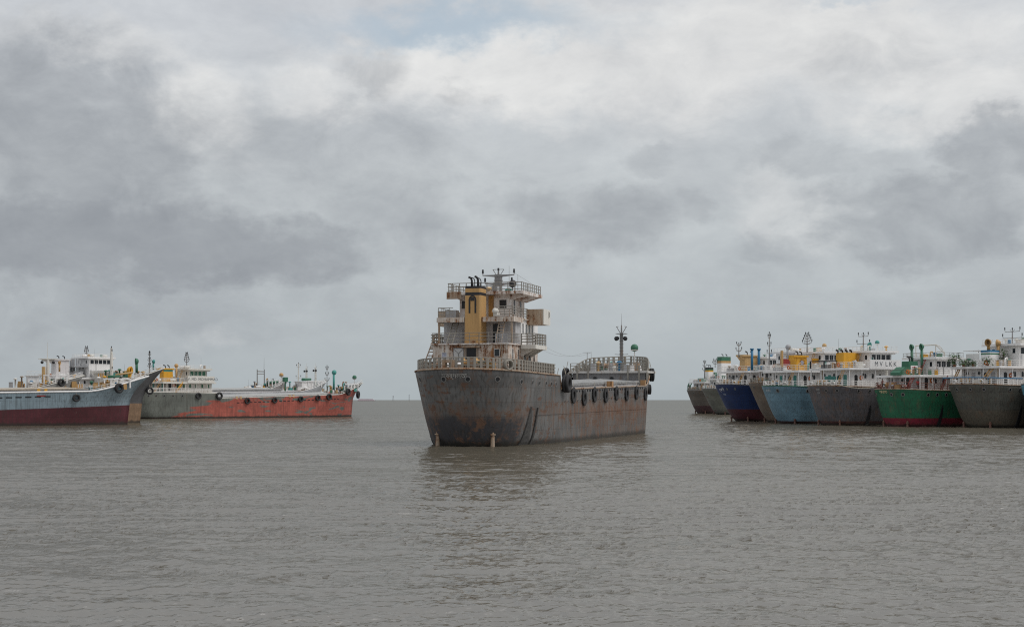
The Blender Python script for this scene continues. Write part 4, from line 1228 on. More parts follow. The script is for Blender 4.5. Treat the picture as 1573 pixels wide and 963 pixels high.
def house(root, H, zb, zr, a=(3.0, 15.5), hl=4.3, w=(9.5, 14.6), hw=3.3, f=(5.2, 7.9), fh=1.0, ftop=None, fmat=M_YELLOW, bands=(), cap=0.5, pipes=2,
          wall=M_WHITE, wall2=None, roofm=None, board=None, board_x=(7.5, 14.8), board_mat=None, bsize=0.8, board_h=1.35, boardw=5.4,
          mast='tree', mast_top=3.2, mastx=11.5, arms=3, span=1.3, openings='dark', doorm=None, ladders=M_YELLOW, rails=M_RAIL_W, ports=True, slab_aft=1.2, arches=True, railz=1.0):
    zp = H.zp
    wall2 = wall2 or wall; roofm = roofm or wall; board_mat = board_mat or wall
    glass = {'dark': M_GLASS, 'green': M_GREENP, 'teal': M_TEAL}[openings]
    dh = MB().box(a[0] + 1.2, a[1], -hl, hl, zp - 0.4, zb - 0.14).build('deckhouse', wall, root)
    # boat deck with its white edge plate, carried on posts
    x0, x1, hb = a[0] - slab_aft + 1.0, a[1] + 0.6, hl + 1.0
    sl = MB().box(x0, x1, -hb, hb, zb - 0.14, zb)
    sl.box(x0 - 0.08, x0, -hb, hb, zb - 0.36, zb + 0.03); sl.box(x0 - 0.08, x1, -hb - 0.08, -hb, zb - 0.36, zb + 0.03); sl.box(x0 - 0.08, x1, hb, hb + 0.08, zb - 0.36, zb + 0.03)
    sl.build('boat_deck', roofm, root)
    for y in (-hb + .1, -hb * .33, hb * .33, hb - .1):
        MB().tube((x0 + .1, y, zp - .1), (x0 + .1, y, zb - .36), .07, None, 6).build('stanchion', wall, root)
    for x in np.arange(x0 + 3, x1, 3.2):
        MB().tube((x, -hb + .1, H.top(x) - .1), (x, -hb + .1, zb - .36), .07, None, 6).build('stanchion', wall, root)
    # openings of the lower house
    zc = (zp + zb) / 2
    xa = a[0] + 1.2
    dm = doorm or M_DARK
    door(dh, '-x', (xa, -1.0, zp + 1.15), .85, 2.0, M_DARK, wall, arches)
    door(dh, '-x', (xa, -2.6, zp + 1.15), .95, 2.0, dm, wall, arches and doorm is None)
    door(dh, '-x', (xa, 1.6, zp + 1.15), .85, 2.0, dm, wall, False)
    if ports:
        for y in (0.4, 3.0): porthole(dh, Vector((xa, y, zc + .45)), Vector((-1, 0, 0)), .24, M_GLASS)
    door(dh, '-y', (xa + 1.0, -hl, zp + 1.15), .8, 1.95, M_DARK, wall, arches)
    for x in np.arange(xa + 3.2, a[1] - .4, 1.75): window(dh, '-y', (x, -hl, zc + .25), .5, .85, wall, glass, arch=arches and openings == 'dark')
    # upper wheelhouse
    wh = MB().box(w[0], w[1], -hw, hw, zb, zr).build('wheelhouse', wall2, root)
    hz = zr - zb
    zw = zr - 0.95
    for x in np.arange(w[0] + .8, w[1] - .3, 1.15): window(wh, '-y', (x, -hw, zw), .92, 1.0, wall2, glass)
    for y in (-2.2, 2.2): window(wh, '-x', (w[0], y, zw), .6, .8, wall2, M_GLASS)
    door(wh, '-y', (w[0] + .45, -hw, zb + 1.05), .5, 1.8, dm, wall2)
    for y in np.linspace(-2.4, 2.4, 4): window(wh, '+x', (w[1], y, zw), .9, .85, wall2, M_GLASS)
    rb = MB().box(w[0] - .7, w[1] + .9, -hw - .9, hw + .9, zr, zr + .14)
    rb.box(w[0] - .78, w[1] + .9, -hw - .98, -hw - .9, zr - .1, zr + .3); rb.box(w[0] - .78, w[0] - .7, -hw - .9, hw + .9, zr - .1, zr + .3)
    rb.prism([(-hw - .9, zr - .004), (-hw - .01, zr - .004), (-hw - .01, zr - .4)], 'x', w[0] + .2, w[1] + .7)
    rb.build('roof', roofm, root)
    railing(root, [(w[1] + .8, hw + .8, zr + .14), (w[0] - .65, hw + .8, zr + .14), (w[0] - .65, -hw - .85, zr + .14), (w[1] + .8, -hw - .85, zr + .14)], rails, h=.9, rails=2, step=1.1)
    # bridge bulwark, the name board on it
    if board_h:
        zq = zb - .16 + 0.0
        bw = MB().box(board_x[0], board_x[1], -boardw - .09, -boardw, zq - .05, zb + board_h)
        bw.box(board_x[1], board_x[1] + .09, -boardw, boardw, zb + .002, zb + board_h)
        bw.box(board_x[0], board_x[1], boardw, boardw + .09, zq - .05, zb + board_h)
        bo = bw.build('bridge_bulwark', board_mat, root)
        if board:
            flat_text(bo, board, ((board_x[0] + board_x[1]) / 2, -boardw - .09, zb + board_h * .48), (0, -1, 0), bsize, plain('board_lettering', (0.05, 0.065, 0.08), 0.6))
        MB().lathe([(.25, 0), (.25, .03), (.001, .03)], face_matrix((board_x[1] + .02, -boardw + .2, zb + board_h * .5), (0.2, -1, 0)), 10).build('side_light', M_BLACK, bo)
    # rails of the boat deck and ladders
    railing(root, [(board_x[0], hb - .05, zb), (x0 + .05, hb - .05, zb), (x0 + .05, -hb + .05, zb), (board_x[0], -hb + .05, zb)], rails, h=railz, rails=3, step=1.15)
    if ladders is not None:
        ladder(root, (x0 - 1.4, -3.6, zp), (x0 + .3, -3.6, zb), .65, ladders)
        ladder(root, (w[0] - 1.9, -1.2, zb), (w[0] - .5, -1.2, zr), .6, ladders, steps=10)
    if f:
        funnel(root, f[0], f[1], fh, zb, ftop or zr - .2, fmat, bands, cap, pipes)
    if mast: tree_mast(root, mastx, 0, zr + .14, zr + mast_top, M_STEEL, arms, span, mast)
    # lockers, coiled gear, a winch on the poop
    windlass(root, 2.2, 1.2, zp - .03, M_RUSTGREY, M_YELLOW)
    MB().box(x0 + 1, x0 + 2.4, 2.0, 3.6, zb, zb + .7).build('locker', M_GREY, root)
    sd_ = root.name
    clutter(root, x0 + .4, w[0] - .8, -hl - .4, -1.4, zb, 7, sd_ + 'a', 1.4)
    clutter(root, x0 + .4, x0 + 2.2, .6, hl, zb, 3, sd_ + 'b', 1.4)
    clutter(root, 1.2, xa - .6, -3.6, 3.4, zp, 7, sd_ + 'c', 1.0)
    clutter(root, w[0], w[1], -hw - .2, hw * .4, zr + .14, 6, sd_ + 'd', 1.1)
    lifebuoy(root, Vector((x0 - .02, -hl * .55, zb + .55)), Vector((-1, 0, 0)))
    lifebuoy(dh, Vector((xa + 2.2, -hl - .07, zp + 1.6)), Vector((0, -1, 0)))
    if ports:
        for x in (xa + 2.6,): porthole(dh, Vector((x, -hl, zc + .5)), Vector((0, -1, 0)), .22, M_GLASS)
    # pipes and cable runs up the house sides
    for y in (-3.7, -.2, 3.6): MB().tube((xa - .06, y, zp), (xa - .06, y, zb - .15), .05, None, 6).build('pipe', rnd_mat(sd_ + str(y)), dh)
    for x in (w[0] + 1.9, w[1] - .2): MB().tube((x, -hw - .06, zb), (x, -hw - .06, zr), .045, None, 6).build('pipe', M_GREY, wh)
    return dh, wh

def poop_rail(root, H, mat=M_RAIL_W, flat=True, h=1.0, xmax=None, step=1.0):
    edge = []
    for c in H.columns():
        zt = H.coltop(c); x, hh = H.colx(c, zt), H.colh(c, zt)
        if x < (xmax or H.xp - .5): edge.append((x, hh, zt))
    ins = lambda e, sd: Vector((e[0] + .25 * max(0, 1 - e[0] / 5), sd * max(0, e[1] - .22), e[2]))
    rail_mb([ins(e, 1) for e in reversed(edge)] + [ins(e, -1) for e in edge[1:]], h=h, rails=3, r=.05, post=.10, step=step, flat=flat).build('railing', mat, root)
    for y in (2.2, -3.2):
        p, n = H.stern_point(y, H.zp); M = face_matrix(p + Vector((.3, 0, .5)), n)
        MB().lathe([(.3, -.15), (.3, .15), (.38, .2), (.46, .15), (.46, -.15), (.38, -.2), (.3, -.15)], M, 14).build('fairlead', mat, root, True)
    for y, x in ((3.1, 1.9), (-3.1, 1.9)):
        b = MB().box(x - .25, x + .25, y - .5, y + .5, H.zp, H.zp + .08)
        for k in (-.28, .28): b.lathe([(.16, 0), (.16, .55), (.22, .57), (.22, .68), (.02, .7)], Matrix.Translation((x, y + k, H.zp)), 8)
        b.build('bollard', mat, root)

def stern_holes(hullo, H, ys=(3.6, 1.9, -1.9, -3.8), xs=(5.5, 8.0, 10.5, 13.0), r=.24, drop=.75):
    for y in ys:
        p, n = H.stern_point(y, H.zp - drop); porthole(hullo, p, n, r)
    for x in xs:
        p, n = H.side_point(x, H.zp - drop - .05, -1); porthole(hullo, p, n, r)

def letter(c): return plain('lettering', c, 0.7)

def coaster(left_px, d, heading, label, hull_mat, gun, group, name='cargo_ship', rud=True, fore=True, hatch_=True, **hk):
    H = Hull(**{**dict(L=72, B=11.6, zp=7.1, xp=16.8, zm1=5.4, zm2=6.2, zb=9.6, rake=3.4, a=5.2, narrow=.20, kz=2.6), **hk})
    X, Y = place_stern(H, left_px, d, heading)
    root = ship_root(name, X, Y, heading, label, 'cargo ship', group)
    h = H.build(root, hull_mat, gun)
    if rud: rudders(root, H, paint((.15, .075, .06), .3, .5), .8)
    if hatch_: hatch(root, H, 18.5, H.L - 17, 4.4, H.zm1 - 1.2, H.zm1 + .5, .5, M_TARPG, M_GREY)
    return H, root, h

RG = 'cargo ships rafted together, sterns towards us'
LG = 'cargo ships rafted together, bows towards mid water'
RH = R(62)

# ---- olive ship with the plants
hm = hull_paint('olive_grey_plating', (0.118, 0.119, 0.103), rust=.34, grime=.95, low=(0.125, 0.110, 0.085), low_z=2.9, seam=.5)
H, r8, h = coaster(1457, 233, RH, 'olive grey cargo ship with potted plants, yellow ladders and a white funnel', hm, M_RUSTY, RG, zp=7.05, rake=3.3)
stern_holes(h, H, ys=(4.2, 1.6, -1.4, -3.6), xs=(4.8, 7.0))
poop_rail(r8, H, M_RAIL_W); skegs(r8, H, M_BLACK, True)
house(r8, H, 10.15, 13.75, f=(5.0, 7.6), fh=1.05, ftop=12.9, fmat=M_WHITE, bands=((12.15, 12.4, M_GREENP), (12.55, 12.9, M_BLUEP)), cap=0, pipes=0, mast='cross', mast_top=2.7, mastx=11.5,
      arms=2, span=2.1, doorm=M_RUSTGREY, ladders=None, board_h=1.3, board_x=(9.2, 15.2), railz=1.0)
wing = MB().box(4.8, 5.0, 1.1, 3.9, 10.9, 12.35); wing.box(4.6, 7.4, 1.1, 4.4, 12.8, 12.9); wing.build('awning', M_WHITE, r8)
ladder(r8, (1.0, 3.4, 7.05), (3.9, 4.4, 10.1), .7, M_YELLOW, (0.3, 1, 0), steps=10, r=.09)
ladder(r8, (1.0, -2.7, 7.05), (3.6, -3.3, 10.1), .7, M_YELLOW, (0, 1, 0), steps=10, r=.09)
cowl(r8, 6.2, .25, 12.7, 1.5, .62, paint((.30, .17, .05), .35, .4), math.pi)
cowl(r8, 8.4, .2, 10.15, 4.0, .60, M_YELLOW, 2.0)
railing(r8, [(0.3, 4.7, 7.9), (0.0, 2, 7.95), (-.1, 0, 7.95), (.2, -3, 7.9), (1.5, -5, 7.85), (5, -5.6, 7.8), (12, -5.7, 7.7)], M_BLUEP, h=.35, rails=1, r=.09, step=3)
ball_light(r8, 13.2, -2.2, 13.9, 1.2, .42, plain('navy_paint', (.02, .03, .12), .4))
MB().tube((11.8, -4.9, 7.0), (12.4, -4.9, 10.8), .16, .12, 8).build('davit', M_CREAM, r8)

# ---- green ship
hm = hull_paint('green_plating', (0.022, 0.150, 0.076), boot=(0.26, 0.022, 0.045), boot_z=1.45, rust=.32, grime=.9, seam=.6, alt=(.05, .135, .08), alt_amt=.3)
H, r7, h = coaster(1343, 243, RH, 'green cargo ship with red boot-top and two people on its stern deck', hm, M_RUSTY, RG, zp=6.3, rake=1.9, zm1=5.0)
H7 = H
stern_holes(h, H, ys=(3.4, -1.0, -3.2), xs=(4.2, 6.2, 8.3), r=.26, drop=.8)
stern_text(h, H, 'আরাফ', .9, 5.95, .72, letter((.62, .52, .30)))
poop_rail(r7, H, paint((.20, .09, .07), .3, .5), flat=False, h=1.15, step=1.5)
M_SK = M_BLACK
skegs(r7, H, M_BLACK, True)
house(r7, H, 8.85, 11.75, a=(2.8, 15.2), w=(8.2, 13.2), hw=3.2, f=(4.2, 6.5), fh=1.0, ftop=11.3, fmat=M_GREENP, cap=0, pipes=2, mast=None, doorm=M_RUSTGREY, ladders=M_REDP,
      board_h=0, board_x=(9.6, 14), rails=M_RAIL_R, wall2=M_WHITE)
MB().prism([(2.0, 8.85), (4.5, 8.85), (4.5, 10.3), (3.4, 10.3), (2.0, 9.3)], 'y', -1.0, 1.2).build('engine_casing', M_GREENP, r7)
e_ = MB().box(4.6, 6.2, -1.06, -1.0, 9.2, 10.55).build('emblem_board', M_WHITE, r7)
eb = MB()
for z in (9.5, 9.86, 10.22): eb.box(4.85, 5.95, -1.09, -1.061, z - .08, z + .08)
eb.box(5.3, 5.5, -1.10, -1.061, 9.35, 10.4); eb.build('emblem', M_REDP, e_)
for y in (1.5, -.9): cowl(r7, 7.3, y, 8.85, 5.0, .55, M_GREENP, math.pi * .9)
gt = MB()
for y in (2.9, -1.9): gt.tube((9.6, y, 11.8), (9.6, y, 14.2), .09)
gt.tube((9.6, 3.0, 14.2), (9.6, -2.0, 14.2), .12); gt.tube((9.6, -1.9, 14.2), (11.5, -2.2, 12.6), .1); gt.path([(9.6, -2, 14.2), (10.3, -2.1, 14.0), (11, -2.2, 13.3), (11.3, -2.2, 12.2)], .08)
gt.tube((10.8, -2.8, 13.0), (10.8, -1.0, 13.1), .08)
gt.build('gantry', M_CREAM, r7)
tree_mast(r7, 17.8, -3.9, 8.0, 13.0, M_RAIL_W, 1, .9, 'cross', 'signal_mast', .13)
MB().box(15.3, 17.5, -4.0, 2.0, 6.2, 10.0).build('store_house', M_WHITE, r7)
bd = MB().box(10.6, 15.8, -5.78, -5.70, 6.2, 7.25).build('name_board', plain('dark_board', (.10, .11, .13), .6), r7)
flat_text(bd, 'LOVELY', (13.2, -5.785, 6.72), (0, -1, 0), 1.05, letter((.7, .7, .7)), 1.15)
for x in (7.6, 9.8): ladder(r7, (x, -5.2, 6.3), (x + 1.3, -5.2, 8.8), .5, M_REDP, steps=8)

# ---- grey ship with the mooring rope
hm = hull_paint('purple_grey_plating', (0.118, 0.113, 0.122), boot=(0.10, .032, .036), boot_z=.75, rust=.40, grime=.95, seam=.5, alt=(.13, .10, .085), alt_amt=.2)
H, r6, h = coaster(1240, 255, RH, 'grey cargo ship with yellow funnel and initials lettered along its white bridge bulwark', hm, M_RUSTY, RG, zp=7.0, rake=2.6)
H6 = H
stern_holes(h, H, ys=(4.2, 2.6, -1.9, -3.9), xs=(4.6, 7.2))
stern_text(h, H, 'মায়া', .1, 6.45, .6, letter((.42, .42, .42)))
stern_text(h, H, 'ঢাকা', .1, 5.85, .42, letter((.36, .36, .36)))
poop_rail(r6, H); skegs(r6, H, M_BLACK, True)
house(r6, H, 10.35, 13.3, f=(5.0, 8.2), fh=1.1, ftop=13.2, fmat=M_YELLOWB, cap=0, pipes=0, board='M V  L K K', bsize=1.15, board_h=1.5, mast='cross', mast_top=3.4, arms=2, span=1.7, mastx=10.8, doorm=M_TEAL)
for k in range(4): MB().path([(5.2 + .8 * k, .5 - .3 * k, 13.1), (5.2 + .8 * k, .5 - .3 * k, 13.55), (4.8 + .8 * k, .5 - .3 * k, 13.7)], .2, 8).build('exhaust_pipe', M_BLACK, r6, True)
MB().box(8.3, 9.2, -.6, .3, 10.4, 13.2).build('vent_trunk', M_YELLOWB, r6)
MB().box(2.0, 5.4, .6, 4.6, 11.6, 11.75).box(2.0, 2.2, .6, .8, 10.35, 11.6).box(2.0, 2.2, 4.4, 4.6, 10.35, 11.6).build('awning', M_BLACK, r6)
ball_light(r6, 11.8, -2.6, 13.4, 1.7, .42, M_TEAL)
cowl(r6, 11.0, -1.4, 13.4, 1.3, .5, M_TEAL, -1.2)
MB().box(4.1, 4.2, -.6, 2.9, 7.9, 8.9).build('bench_panel', M_TEAL, r6)

# ---- light blue ship
hm = hull_paint('light_blue_plating', (0.165, 0.29, 0.37), boot=(.10, .03, .04), boot_z=.5, rust=.22, grime=.7, seam=.5, alt=(.19, .255, .29), alt_amt=.3)
H, r5, h = coaster(1170, 270, RH, 'light blue cargo ship with bright yellow funnel showing a sun emblem', hm, M_GREENP, RG, zp=7.1, rake=3.6)
stern_holes(h, H, ys=(3.8, -1.6), xs=(4.4, 8.6), r=.3)
stern_text(h, H, 'নীলিমা', 1.2, 6.3, .55, letter((.55, .58, .60)))
poop_rail(r5, H)
house(r5, H, 10.2, 13.7, f=(5.4, 8.2), fh=1.0, ftop=12.9, fmat=M_YELLOWB, cap=.7, pipes=2, mast='tree', mast_top=3.6, arms=4, span=1.4, mastx=8.9, doorm=M_TEAL, board_x=(10.0, 16.5), board_h=1.4, w=(10.2, 16.0), a=(2.6, 17))
em = MB()
Mx = face_matrix((6.8, -1.0, 11.8), (0, -1, 0))
for k in range(12):
    a_ = 2 * math.pi * k / 12
    em.add([Mx @ Vector((.42 * math.cos(a_ - .2), .42 * math.sin(a_ - .2), .03)), Mx @ Vector((.42 * math.cos(a_ + .2), .42 * math.sin(a_ + .2), .03)), Mx @ Vector((.85 * math.cos(a_), .85 * math.sin(a_), .03))], [(0, 1, 2)])
em.lathe([(.40, .02), (.40, .05), (.001, .05)], Mx, 16, 1)
em.build('sun_emblem', [plain('emblem_rust', (.25, .10, .03), .6), plain('emblem_grey', (.30, .30, .36), .6)], r5)
cowl(r5, 4.6, .6, 12.6, 2.2, .55, M_GREY, 0.3)
MB().box(5.0, 5.3, 2.8, 3.3, 10.2, 14.2).build('vent_trunk', M_TAN, r5)
ball_light(r5, 14.5, 1.5, 13.8, 1.5, .45, M_TAN)
MB().box(8.9, 9.9, -2.2, -1.4, 11.7, 12.6).build('vent_head', M_YELLOWB, r5)
MB().path([(2.8, -.6, 7.1), (2.8, -.6, 9.2), (3.2, -.9, 9.9), (3.9, -1.4, 10.1)], .28, 8).build('vent_pipe', M_WHITE, r5, True)

# ---- brown ship between
hm = hull_paint('brown_rust_plating', (0.185, 0.150, 0.118), rust=.42, grime=.8, seam=.5)
H, r4, h = coaster(1150, 286, RH, 'rust brown cargo ship, narrow strip of stern between navy and light blue hulls', hm, M_RUSTY, RG, zp=7.9, rake=4.4)
stern_holes(h, H, ys=(3.6, 1.5), xs=())
poop_rail(r4, H, M_RAIL_R)
tree_mast(r4, 3.6, .6, 10.7, 18.2, M_STEEL, 3, .7, 'cross', 'mast', .16)
house(r4, H, 10.7, 14.2, f=None, mast=None, board_h=1.3, w=(7.5, 16), a=(2.6, 17), board_x=(9, 16.5), ladders=None)
MB().box(3.8, 7.0, -3.4, -2.6, 10.7, 12.9).build('awning', M_REDP, r4)
for x in (1.8, 3.6): MB().tube((x, 4.0, 10.7), (x, 4.0, 15.0), .28, .28, 10).tube((x, 4.0, 14.9), (x, 4.0, 15.2), .42, .42, 10).build('vent_pipe', M_BLUEP, r4, True)

# ---- navy ship
hm = hull_paint('navy_plating', (0.014, 0.036, 0.125), boot=(0.095, .024, .034), boot_z=2.6, rust=.2, grime=.65, seam=.45, alt=(.03, .05, .12), alt_amt=.25)
H, r3, h = coaster(1098, 302, RH, 'navy blue cargo ship with dark red boot-top and white lettering on its stern', hm, M_STEEL, RG, zp=7.75, rake=4.9)
for y in (3.8, -1.0, -3.2):
    p, n = H.stern_point(y, 6.9); porthole(h, p, n, .2, plain('covered_hole', (.07, .10, .12), .6))
stern_text(h, H, 'রূপসী', .9, 6.75, .85, letter((.62, .64, .68)))
stern_text(h, H, 'ঢাকা', .5, 5.75, .5, letter((.40, .44, .50)))
poop_rail(r3, H, M_RAIL_W)
dh3, _ = house(r3, H, 10.75, 13.6, f=(5.2, 8.8), fh=1.0, ftop=14.0, fmat=M_TAN, cap=.7, pipes=2, mast='tree', mast_top=3.0, mastx=4.4, arms=2, span=1.0, board_h=1.2)
nb = MB().box(4.14, 4.19, 2.2, 4.0, 8.4, 9.6).build('notice_board', M_GREY, dh3)

# ---- the two farthest sterns
hm = hull_paint('sage_grey_plating', (0.165, 0.170, 0.145), rust=.22, grime=.6, seam=.5, alt=(.17, .06, .05), alt_amt=.28)
H, r2, h = coaster(1078, 440, RH, 'sage grey cargo ship just behind the navy one, white funnel banded green and yellow', hm, M_STEEL, RG, zp=7.9, rake=5.2, L=70)
stern_holes(h, H, ys=(2.6,), xs=()); poop_rail(r2, H)
house(r2, H, 11.2, 14.6, f=(4.6, 8.6), fh=1.2, ftop=18.1, fmat=M_WHITE, bands=((16.1, 16.8, M_YELLOW), (16.8, 18.1, M_GREENP)), cap=0, pipes=2, mast='tree', mast_top=2.4, mastx=3.2, ladders=M_GREENP)
tree_mast(r2, 2.2, 4.2, 11.2, 16.8, M_STEEL, 3, 1.1, 'tree', 'mast', .2)
hm = hull_paint('brown_grey_plating', (0.135, 0.120, 0.105), rust=.34, grime=.7, seam=.5, alt=(.16, .055, .05), alt_amt=.25, boot=(.085, .045, .05), boot_z=2.6)
H, r1, h = coaster(1055, 475, RH, 'brown grey cargo ship with small green box, last of the right-hand raft', hm, M_STEEL, RG, zp=7.7, rake=3.8, L=70)
stern_holes(h, H, ys=(2.6, -1.0), xs=(), r=.3); poop_rail(r1, H, M_RAIL_R)
house(r1, H, 10.6, 12.8, f=(6.2, 8.6), fh=1.0, ftop=15.6, fmat=M_WHITE, bands=((14.1, 14.6, M_YELLOWB), (14.6, 15.0, M_GREENP), (15.0, 15.6, M_BLACK)), cap=0, pipes=2, mast=None, a=(2.4, 12), w=(9, 12), board_h=0, hl=3.6)
MB().box(3.6, 5.4, -1.6, 1.4, 10.6, 11.9).build('vent_house', M_GREENP, r1)
for y in (3.4, 1.9): MB().path([(.9, y, 7.7), (1.0, y, 9.4), (1.3, y - .2, 10.2)], .18, 6).build('davit', M_GREENP, r1)
MB().tube((1.6, 3.4, 7.7), (1.6, 3.4, 9.0), .35, .2, 8).ball((1.6, 3.4, 9.3), .4).build('capstan', M_STEEL, r1)

# ---- a pale blue hull just entering at the right edge
hm = hull_paint('pale_blue_plating', (0.10, 0.27, 0.36), rust=.06, grime=.4, seam=.3, boot=(.03, .035, .06), boot_z=5.4)
H, r9, h = coaster(1568.5, 224, RH, 'pale blue hull just showing at the picture\'s right edge', hm, M_STEEL, RG, zp=7.0, rake=1.2, fore=False)
poop_rail(r9, H)

# ================================================================== LEFT RAFT
def bow_ship(bow_px, d_bow, heading, label, hull_mat, gun, name='cargo_ship', **hk):
    H = Hull(**{**dict(L=74, B=12, zp=6.4, xp=16.8, zm1=5.1, zm2=6.0, zb=9.2, rake=3.2, a=5.2, narrow=.18, stemov=3.6, kz=2.6, xf=63.5), **hk})
    X, Y = place_bow(H, bow_px, d_bow, heading)
    root = ship_root(name, X, Y, heading, label, 'cargo ship', LG)
    h = H.build(root, hull_mat, gun)
    return H, root, h

# ---- light grey-blue ship at the left edge
hm = hull_paint('grey_blue_plating', (0.235, 0.305, 0.345), boot=(0.105, .026, .034), boot_z=1.1, boot_slope=.036, rust=.2, grime=.75, seam=.45, alt=(.20, .25, .28), alt_amt=.25)
H, l1, h = bow_ship(228.5, 264, R(66), 'light grey-blue cargo ship with dark red boot-top, cut off by the left edge', hm, M_WHITE, zm1=5.35, zm2=6.15, zb=9.05, xf=64.0, stemov=3.4, gr=.15)
HL1 = H
for k in range(24):
    x = 18.0 + k * 1.62
    if abs(x - 37) > 1.2: freeing_port(h, H, x, 4.1 + .029 * (x - 18), 1.05, .2)
hatch(l1, H, 17.5, 62.5, 4.6, 4.0, 5.95, .3, M_TARP, M_GREY)
for x in (29.5, 31.0, 53.8, 55.0): MB().box(x - .25, x + .25, -5.98, -5.5, H.top(x) - .45, H.top(x) + .55).build('mooring_post', M_YELLOWB, l1)
for x, z0, z1 in ((33.2, .8, 5.4),):
    ld = MB()
    for q in (-.35, .35): ld.path([H.side_point(x + q, z, -1)[0] + Vector((0, -.06, 0)) for z in np.linspace(z0, z1, 5)], .05, 5)
    for z in np.arange(z0, z1, .42):
        p, _ = H.side_point(x, z, -1); ld.box(x - .35, x + .35, p.y - .1, p.y - .04, z - .03, z + .03)
    ld.build('side_ladder', M_GREY, h)
p, n = H.side_point(35.2, 4.75, -1); MB().obox(face_matrix(p, n), 1.8, 1.3, .12).build('side_door', plain('blue_grey_door', (.12, .20, .25), .6), h)
for x in (43.5, 54.2): p, n = H.side_point(x, 5.3, -1); MB().obox(face_matrix(p, n), 1.5, .22, .05).build('red_mark', M_REDP, h)
MB().obox(face_matrix(*H.side_point(36.2, 1.5, -1)), .12, 3.6, .05).build('draught_mark', M_WHITE, h)
def fore_gear(root, H, zf, green=True):
    """Frame of openings over the windlass, seen above the bulwark."""
    m = MB(); L = H.L
    for x in np.arange(L - 8.4, L - 2.8, 1.15):
        m.box(x - .12, x + .12, -2.6, -2.35, zf, zf + 1.55)
    m.box(L - 8.6, L - 3.6, -2.65, -2.3, zf + 1.55, zf + 1.75)
    m.build('winch_frame', M_WHITE, root)
zf = foredeck(l1, H, 6.75, mast=None, wl=M_GREENP)
fore_gear(l1, H, 6.8)
tree_mast(l1, H.L - 6.8, 0, 6.5, 14.2, M_CREAM, 2, .95, 'cross', 'foremast', .42)
cowl(l1, H.L - 3.4, .6, 8.4, 1.7, .75, M_YELLOWB, -.6)
MB().tube((H.L - 6.2, -.8, 9.2), (H.L - 3.0, -.4, 9.7), .2, .16, 8).build('derrick_boom', M_TAN, l1, True)
MB().tube((H.L - 7.8, -2.4, 8.85), (H.L - 5.6, -2.4, 8.95), .3, .22, 8).build('net_roll', M_GREENP, l1, True)
MB().box(H.L - 11, H.L - 10.7, -4, 4, 5.2, 6.9).box(H.L - 10.7, H.L - 5, -3.2, 3.2, 6.5, 6.75).build('forecastle_front', plain('sea_blue_paint', (.10, .19, .22), .6), l1)
for y in (-2.9, 2.9):
    for x in (H.L - 10.2, H.L - 4.8): MB().box(x - .3, x + .3, y - .3, y + .3, 6.5, 7.5).build('bollard', M_YELLOW, l1)
gL = 'tyres hung along the left raft'
ga = 'light grey-blue ship'
for x, z, r_, w in ((38.2, 4.55, .70, 'leftmost tyre on the {}\'s side, over the boot-top'), (60.2, 5.0, .70, 'middle tyre on the {}\'s side, at the hatch end'), (67.9, 6.9, .92, 'biggest tyre of the {}, high on its bow')):
    p, n = H.side_point(x, z, -1); tyre(l1, p, n, r_, w.format(ga), gL, .8, .5)

# ---- grey ship with the orange-brown stem
hm = hull_paint('grey_stem_plating', (0.105, 0.106, 0.112), boot=(0.29, .185, .115), boot_z=3.9, rust=.2, grime=.5, seam=.4)
H, l2, h = bow_ship(253, 284, R(66), 'grey cargo ship with flared bow and orange-brown stem, behind the grey-blue one', hm, M_CREAM, zb=11.0, zm1=4.8, zm2=6.2, stemov=4.4, xf=60)
zf = foredeck(l2, H, 9.1, mast_h=5.0, mast='tree', mastx=H.L - 3.0, wl=M_GREENP)
cowl(l2, H.L - 5.6, -.4, 10.0, 2.3, .62, M_GREENP, math.pi)
cowl(l2, H.L - 2.2, .3, 10.6, 1.7, .4, M_TEAL, .3)
ht = hatch(l2, H, 17.5, 58.5, 4.4, 3.0, 4.6, .2, M_TARPG, M_GREY)
p, n = H.side_point(71.0, 6.4, -1); tyre(l2, p, n, .75, 'tyre under the flare of the orange-brown stemmed bow', gL, .8, 1.2)

# ---- pale grey low ship with the yellow foremast
hm = hull_paint('pale_grey_plating', (0.34, 0.34, 0.33), rust=.12, grime=.5, seam=.3)
H, l0, h = bow_ship(129, 302, R(66), 'pale grey cargo ship with yellow-banded foremast, low behind the grey-blue hull', hm, M_CREAM, zm1=6.0, zm2=6.6, zb=9.8, xf=61, stemov=3.0)
HL0 = H
hatch(l0, H, 17.5, 53, 4.6, 4.0, 6.7, .5, M_TARPG, M_GREY)
zf = foredeck(l0, H, 7.3, mast=None, wl=M_TAN)
mx = H.L - 7.4
fm = MB().tube((mx, 0, 7.0), (mx, 0, 13.2), .42, .32, 10); fm.box(mx - 1.9, mx + 2.0, -.35, .35, 13.2, 13.36); fm.tube((mx - .1, 0, 13.3), (mx - .1, 0, 16.8), .09, .03)
fm.prism([(mx - 1.6, 13.2), (mx + 1.6, 13.2), (mx, 12.4)], 'y', -.05, .05)
fo = fm.build('foremast', M_CREAM, l0)
MB().tube((mx - .9, -.4, 7.2), (mx - .9, -.4, 11.6), .42, .38, 10).build('mast_house', M_TAN, l0)
for q in (-1.2, 1.1): MB().ball((mx + q, -.3, 12.55), .33, 10).build('floodlight', M_BLACK, fo, True)
cowl(l0, mx + 2.4, .5, 10.6, 1.9, .42, M_YELLOW, -.5)
MB().box(mx - 4.2, mx - 2.0, -2, 2, 7.0, 9.6).box(mx - 4.5, mx - 1.8, -2.3, 2.3, 9.6, 9.75).build('winch_house', M_WHITE, l0)
railing(l0, [(mx - 4.4, -2.2, 9.75), (mx - 1.9, -2.2, 9.75)], M_RAIL_W, h=.9, step=.8)
